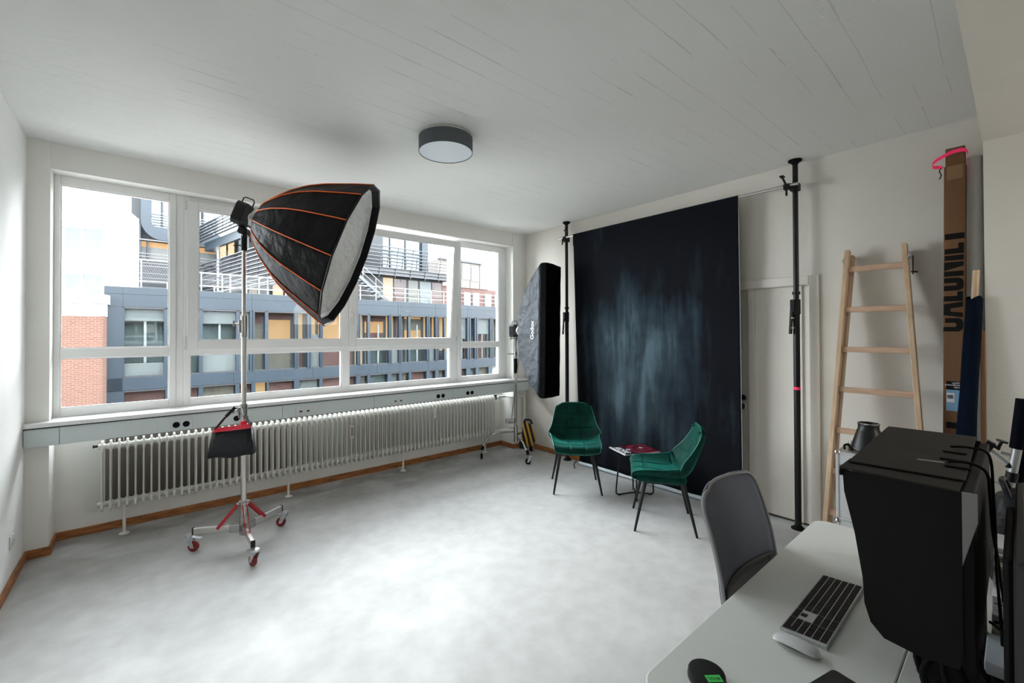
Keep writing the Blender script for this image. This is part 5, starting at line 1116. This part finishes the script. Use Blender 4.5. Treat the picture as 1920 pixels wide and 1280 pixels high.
mb = MB(); F1.box(mb, SA, SB_, 3.90, 3.95, -1.7, -.02); F1.box(mb, SA+1.9, 24, 3.90, 3.95, -14, -1.7); mb.build('roof', 'terr', ob)
# white roof railing
rlg = thing('roof_railing', F1.p(10, 3.95, -.5), 'white metal railing along the roof edge of the slate building', 'railing')
zt = 4.97
mb = MB(); F1.box(mb, 3.3, 30, zt-.04, zt+.02, -.53, -.47); mb.build('handrail', 'rail', rlg)
for z in (4.30, 4.62): mb = MB(); F1.box(mb, 3.3, 30, z-.018, z+.018, -.51, -.49); mb.build('crossrail', 'rail', rlg)
a = 3.6
while a < 30: mb = MB(); F1.box(mb, a-.03, a+.03, 3.95, zt, -.53, -.47); mb.build('railing_post', 'rail', rlg); a += 1.15
mr_ = thing('mesh_railing', F1.p(3, 3.95, -.35), 'taller white mesh railing at the left end of the roof', 'railing')
mb = MB(); F1.box(mb, .75, 3.6, 5.36, 5.43, -.40, -.33); F1.box(mb, .75, 3.6, 4.30, 4.35, -.38, -.35); mb.build('handrail', 'rail', mr_)
mb = MB(); F1.box(mb, 3.6, 9.3, 4.93, 5.0, -.36, -.30); F1.box(mb, 3.6, 9.3, 4.22, 4.27, -.36, -.32); mb.build('handrail', 'rail', mr_)
for a, z in ((.8, 5.4), (1.25, 5.4), (2.3, 4.3), (2.55, 5.4), (3.55, 5.4), (3.75, 4.97), (4.35, 4.25), (5.1, 4.97), (5.9, 4.25), (6.55, 4.97), (8.0, 4.97)): mb = MB(); F1.box(mb, a-.03, a+.03, 3.95, z, -.37, -.31); mb.build('railing_post', 'rail', mr_)
mb = MB()
for i in range(84):
    for sgn in (1, -1):
        a0 = .8+i*.10; b0 = a0+sgn*.55; z0, z1 = 4.27, (5.36 if a0 < 3.5 else 4.93)
        if a0 > 9 or b0 < .75: continue
        mb.bar(F1.p(a0, z0, -.36), F1.p(b0, z1, -.36), .010, .010)
M['wire'] = mat('grey_wire', (.05, .05, .052), .5)
mesh_ = mb.build('wire_mesh', 'wire', mr_); mesh_['kind'] = 'stuff'
# ---- upper set-back storeys: wing with slatted galleries
F3 = Pl((-1.37-.049*2.5, 27.8+.9988*2.5), (.9988, .049))
ub = thing('upper_glass_building', (12, 40, 3.95), 'glazed upper storeys with slatted balconies behind the roof terrace', 'building')
c3 = Vector((9.3, 30.83)); F2 = Pl((9.3, 30.83), (-.184, .983)); F2.n = Vector((-.983, -.184, 0)); F2.R = Matrix((F2.d, F2.n, Vector((0, 0, 1)))).transposed()
s3 = 10.68   # start of the wing on F3
mb = MB(); F3.box(mb, s3, 19.9, 3.95, 10.4, -9, -.9); F3.box(mb, 19.9, 21.6, 3.95, 6.3, -9, -.9); mb.build('core', 'darkroom', ub)
for i, (a0, a1) in enumerate(((s3, 12.1), (12.1, 13.6), (13.6, 15.15), (15.15, 16.54), (16.54, 17.91), (17.91, 19.35))):
    g = MB(); F3.box(g, a0+.05, a1-.05, 6.9, 10.3, -.86, -.84); g.build('pane', 'skyglass', ub)
    g = MB(); F3.box(g, a0+.05, a1-.05, 6.9, 10.3, -.895, -.88); g.build('sheer_curtain', 'sheer', ub)
    mb = MB(); F3.box(mb, a1-.05, a1+.05, 6.7, 10.4, -.9, -.75); mb.build('mullion', 'slatedk', ub)
mb = MB(); F3.box(mb, 19.35, 19.95, 6.6, 10.4, -1.2, -.6); mb.build('corner_column', 'slate', ub)
mb = MB(); F3.box(mb, s3-.2, 21.7, 6.15, 6.75, -.95, -.1); mb.build('gallery_slab', 'slatedk', ub)
for i in range(9):
    z = 8.34-.27*i; mb = MB(); F3.box(mb, s3-.4, 19.9 if i < 3 else 22.2, z-.022, z+.022, -.12, .05); mb.build('slat', 'railg', ub)
for k in range(9):
    a = s3+.6+1.35*k; mb = MB(); mb.bar(F3.p(a+.18, 8.40, -.05), F3.p(a-.12, 6.0, -.05), .05, .05); mb.build('slat_support', 'slatedk', ub)
for a0, a1, m_ in ((s3, 11.9, 'warm2'), (12.15, 13.5, 'warm'), (13.6, 15.3, 'cream'), (15.45, 16.8, 'warm2'), (16.9, 18.0, 'redbrown'), (18.2, 19.1, 'cream'), (19.3, 20.4, 'blind'), (20.5, 21.5, 'redbrown')):
    g = MB(); F3.box(g, a0, a1, 4.0, 6.1, -.86, -.84); g.build('pane', 'fg', ub)
    g = MB(); F3.box(g, a0, a1, 4.0, 6.1, -.897, -.88); g.build('room_fitting', m_, ub)
# stair down to the terrace
stp = thing('terrace_stair', F3.p(14, 4, 1.0), 'grey metal stair coming down to the roof terrace', 'stair')
sa, sb2 = F3.p(12.6, 6.35, .7), F3.p(15.6, 4.0, .7)
for e in (0, .8): mb = MB().bar(sa-F3.n*e, sb2-F3.n*e, .05, .22); mb.build('stringer', 'railg', stp)
for i in range(12): q = (i+.5)/12; mb = MB(); c = sa.lerp(sb2, q)-F3.n*.4; mb.box(c, (.26, .8, .04), F3.R); mb.build('tread', 'railg', stp)
for h in (.45, .95): MB().bar(sa+Vector((0, 0, h)), sb2+Vector((0, 0, h)), .035, .035).build('stair_rail', 'rail', stp)
for q in (0, .33, .66, 1): c = sa.lerp(sb2, q); MB().bar(c, c+Vector((0, 0, .95)), .035, .035).build('rail_post', 'rail', stp)
# wing side with two slat banks
SL_ = 23.0
mb = MB(); mb.box(F2.p(SL_/2, 7.6, -3.0), (SL_, 4.2, 7.3), F2.R); mb.build('wing', 'darkroom', ub)
mb = MB(); F2.box(mb, 0, SL_, 10.15, 11.0, -.9, .35); mb.build('band_panel', 'slate', ub)
mb = MB(); F2.box(mb, 0, SL_, 5.6, 5.9, -.9, .3); mb.build('gallery_slab', 'slatedk', ub)
for i in range(10):
    z = 8.62-.33*i; mb = MB(); F2.box(mb, -.3, SL_+1, z-.03, z+.03, .7, .95); mb.build('slat', 'railg', ub)
for i in range(6):
    z = 12.55-.30*i; mb = MB(); F2.box(mb, -.3, SL_+1, z-.03, z+.03, .7, .95); mb.build('slat', 'railg', ub)
for k in range(12):
    a = .4+2.0*k
    MB().bar(F2.p(a, 8.7, .8), F2.p(a, 5.5, .8), .06, .06).build('slat_support', 'slatedk', ub)
    MB().bar(F2.p(a, 12.6, .8), F2.p(a, 11.0, .8), .06, .06).build('slat_support', 'slatedk', ub)
for a0, a1, m_ in ((15.5, 17, 'warm'), (17.6, 19.2, 'warm2'), (12, 14.4, 'darkroom'), (6, 10, 'warm'), (1, 4.6, 'warm2')):
    mb = MB(); F2.box(mb, a0, a1, 9.0, 10.1, .12, .16); mb.build('room_fitting', m_, ub)
    mb = MB(); F2.box(mb, a0, a1, 9.0, 10.1, .20, .21); mb.build('pane', 'fg', ub)
for k, m_ in enumerate(('warm', 'cream', 'warm2', 'darkroom', 'cream')):
    mb = MB(); F2.box(mb, .6+2.4*k, 2.4+2.4*k, 4.0, 5.5, .12, .16); mb.build('room_fitting', m_, ub)
# deep rear facade
F4 = Pl((5.03, 53.64), (.9988, .049))
rb_ = thing('rear_facade', (2, 54, 3.95), 'slate clad rear facade with rounded panel and balcony rails, far left behind the roof', 'building')
mb = MB(); F4.box(mb, -6.3, .9, 3.0, 17.5, -6, -.6); mb.build('core', 'darkroom', rb_)
mb = MB(); F4.box(mb, -6.3, -5.35, 9.0, 12.2, -.6, 0); mb.build('side_panel', 'slate', rb_)
pts = [F4.p(-5.35, 17.5), F4.p(-5.35, 12.6)]+[F4.p(-5.35+1.6*(1-math.cos(t)), 12.5-1.75*math.sin(t)) for t in [PI/2*k/8 for k in range(1, 9)]]+[F4.p(1.0, 10.75), F4.p(1.0, 12.0), F4.p(-4.3, 12.0), F4.p(-4.5, 12.2), F4.p(-4.6, 12.6), F4.p(-4.6, 17.5)]
MB().prism(pts, F4.n*.35).build('rounded_panel', 'slate', rb_)
for a0, a1 in ((-4.6, -3.75), (-3.7, -1.4), (-1.3, -.5), (-.35, 1.0)):
    g = MB(); F4.box(g, a0+.06, a1-.06, 12.0, 17.4, -.42, -.40); g.build('pane', 'skyglass', rb_)
    g = MB(); F4.box(g, a0+.06, a1-.06, 12.0, 17.4, -.58, -.56); g.build('sheer_curtain', 'sheer', rb_)
    mb = MB(); F4.box(mb, a0-.06, a0+.06, 12.0, 17.4, -.6, -.3); mb.build('mullion', 'slate', rb_)
for i in range(6): mb = MB(); F4.box(mb, -4.6, 1.0, 12.1+.26*i, 12.15+.26*i, -.05, .05); mb.build('balcony_rail', 'rail', rb_)
for a0, a1, m_ in ((-5.3, -4.9, 'cream'), (-4.75, -2.9, 'warm2'), (-2.7, -1.0, 'warm2'), (-.8, .8, 'warm2')):
    mb = MB(); F4.box(mb, a0, a1, 10.1, 10.62, -.5, -.45); mb.build('room_fitting', 'warm', rb_)
    mb = MB(); F4.box(mb, a0, a1, 8.8, 10.1, -.5, -.45); mb.build('sun_blind', 'blind', rb_)
    mb = MB(); F4.box(mb, a0-.12, a0, 8.6, 10.7, -.55, -.2); mb.build('mullion', 'slate', rb_)
mb = MB(); F4.box(mb, -6.3, 1.0, 10.66, 10.74, 0, .25); mb.build('shade_rail', 'rail', rb_)
for i in range(5): mb = MB(); F4.box(mb, -6.3, 1.0, 8.15+.3*i, 8.19+.3*i, .3, .36); mb.build('balcony_rail', 'rail', rb_)
for i in range(6): mb = MB(); F4.box(mb, -6.3, 1.0, 5.2+.45*i, 5.27+.45*i, .3, .45); mb.build('slat', 'railg', rb_)
# ---- white and brick building at the left
W = Pl((-1.489, 27.219), (.977, -.213)); W2 = Pl((-.633, 29.726), (.977, -.213))
wbg = thing('white_brick_building', (-6, 30, GZ), 'white rendered building on an orange brick base at the far left', 'building')
mb = MB(); W.box(mb, -12, -.02, GZ, 2.48, -2.2, 0); bk = mb.build('brick_base', 'brick', wbg)
mb = MB(); W.box(mb, -12, 0, 2.48, 3.04, -2.0, .01); mb.build('render_band', 'render', wbg)
mb = MB(); W.box(mb, -12, .09, 3.05, 3.47, -2.4, .30); mb.build('cornice', 'render', wbg)
rects = [(-2.66, -1.10, 3.62, 4.72), (-2.66, -1.10, 5.78, 7.05), (-6.2, -3.6, 3.62, 4.72), (-6.2, -3.6, 5.78, 7.05)]
# wall with real openings
def wall_open(a0, a1, z0, z1, holes, e0, e1):
    mb = MB(); A_ = sorted({a0, a1, *[h[0] for h in holes], *[h[1] for h in holes]}); Z_ = sorted({z0, z1, *[h[2] for h in holes], *[h[3] for h in holes]})
    for p, q in zip(A_, A_[1:]):
        for r_, s_ in zip(Z_, Z_[1:]):
            if any(h[0] <= p and q <= h[1] and h[2] <= r_ and s_ <= h[3] for h in holes): continue
            W2.box(mb, p, q, r_, s_, e0, e1)
    return mb
wall_open(-12, 0, 0, 8.1, rects, -.35, 0).build('wall', 'render', wbg)
mb = MB(); W2.box(mb, -12, -.02, 0, 8.0, -1.8, -.8); W2.box(mb, -.3, -.01, 0, 8.08, -1.8, -.35); mb.build('core', 'render', wbg)
for a0, a1, z0, z1 in rects:
    m_ = (a0+a1)/2
    f_ = MB()
    for p, q in ((a0, a0+.05), (m_-.05, m_+.05), (a1-.05, a1)): W2.box(f_, p, q, z0, z1, -.22, -.12)
    for p, q in ((z0, z0+.06), (z1-.05, z1)): W2.box(f_, a0, a1, p, q, -.22, -.12)
    fr_ = f_.build('window', 'render', wbg)
    for p, q in ((a0, m_), (m_, a1)):
        g = MB(); W2.box(g, p, q, z0, z1, -.18, -.17); g.build('pane', 'skyglass', fr_)
    g = MB(); W2.box(g, a0, a1, z0, z1, -.75, -.7); g.build('curtain', 'dimroom', fr_)
    mb = MB(); W2.box(mb, a0-.05, a1+.05, z0-.12, z0-.04, 0, .08); mb.build('window_ledge', 'render', wbg)
mb = MB(); W2.box(mb, -12, -.35, 8.1, 11.5, -1.8, -.9); mb.build('roof_storey', 'render', wbg)
for k in range(6): mb = MB(); W2.box(mb, -3.2+.45*k, -3.17+.45*k+.0, 8.1, 9.4, -.9, -.84); mb.build('roof_panel_seam', 'rail', wbg)
mb = MB(); W2.box(mb, -12, -.1, 8.05, 8.14, -1.2, .1); mb.build('eaves', 'render', wbg)
pa = W2.p(-.43, 3.9, .12); MB().cyl(pa, pa+Vector((0, 0, 3.2)), .05).cyl(pa+Vector((0, 0, 3.2)), pa+Vector((0, 0, 3.45)), .09, .14).build('downpipe', 'render', wbg, smooth=True)
# ---- gabled building in the distance at the right
F5 = Pl((25.458, 37.275), (.9988, .049))
gb = thing('gabled_building', (28, 45, GZ), 'brick building with a beige mansard roof behind the railing at the far right', 'building')
mb = MB(); F5.box(mb, -3, 8, GZ, 6.45, -9, 0); mb.build('brick_wall', 'brick2', gb)
MB().prism([F5.p(-3, 6.45, .1), F5.p(3.6, 6.45, .1), F5.p(2.65, 9.2, .1), F5.p(-3, 9.1, .1)], F5.n*-7).build('mansard_roof', 'gable', gb)
mb = MB(); F5.box(mb, -3, 2.75, 9.1, 9.28, -.2, .3); mb.build('roof_edge', 'slatedk', gb)
for a0, a1, z0, z1, m_ in ((.1, .95, 7.4, 8.9, 'cream'), (1.35, 2.2, 7.3, 8.6, 'teal'), (.3, 1.0, 4.6, 5.9, 'paper'), (1.5, 2.2, 4.6, 5.9, 'paper'), (3.2, 3.9, 4.6, 5.9, 'paper'), (4.6, 5.3, 4.6, 5.9, 'paper')):
    f_ = MB(); F5.box(f_, a0-.08, a1+.08, z0-.08, z1+.08, 0, .16); fr_ = f_.build('window', 'rail', gb)
    g = MB(); F5.box(g, a0, a1, z0, z1, .16, .18); g.build('pane', 'skyglass', fr_)
for a in (1.1, 2.4): mb = MB(); F5.box(mb, a-.02, a+.02, 6.5, 9.1, .1, .14); mb.build('roof_seam', 'slatedk', gb)
# ---- our own building's outer wall (mirrored in the office glazing)
hole = (-.531, 3.945, .90, 2.83); mb = MB(); yy0, yy1 = YN+.2, YN+.35
for p, q in ((-25, -1.3), (5.2, 60)): mb.bx(p, q, yy0, yy1, GZ, 4.5)
mb.bx(-1.3, 5.2, yy0, yy1, GZ, .80); mb.bx(-1.3, 5.2, yy0, yy1, 3.2, 4.5)
struct(mb.build('wall_outside', 'brick2'))
mb = MB()
for k in range(-4, 11):
    for z0 in (-9.1, -6.1, -3.1, .95):
        if k == 0 and z0 == .95: continue
        x0 = -.531+5.2*k
        mb.bx(x0, x0+4.4, yy1, yy1+.03, z0, z0+1.85)
struct(mb.build('trim_3', 'rail'))
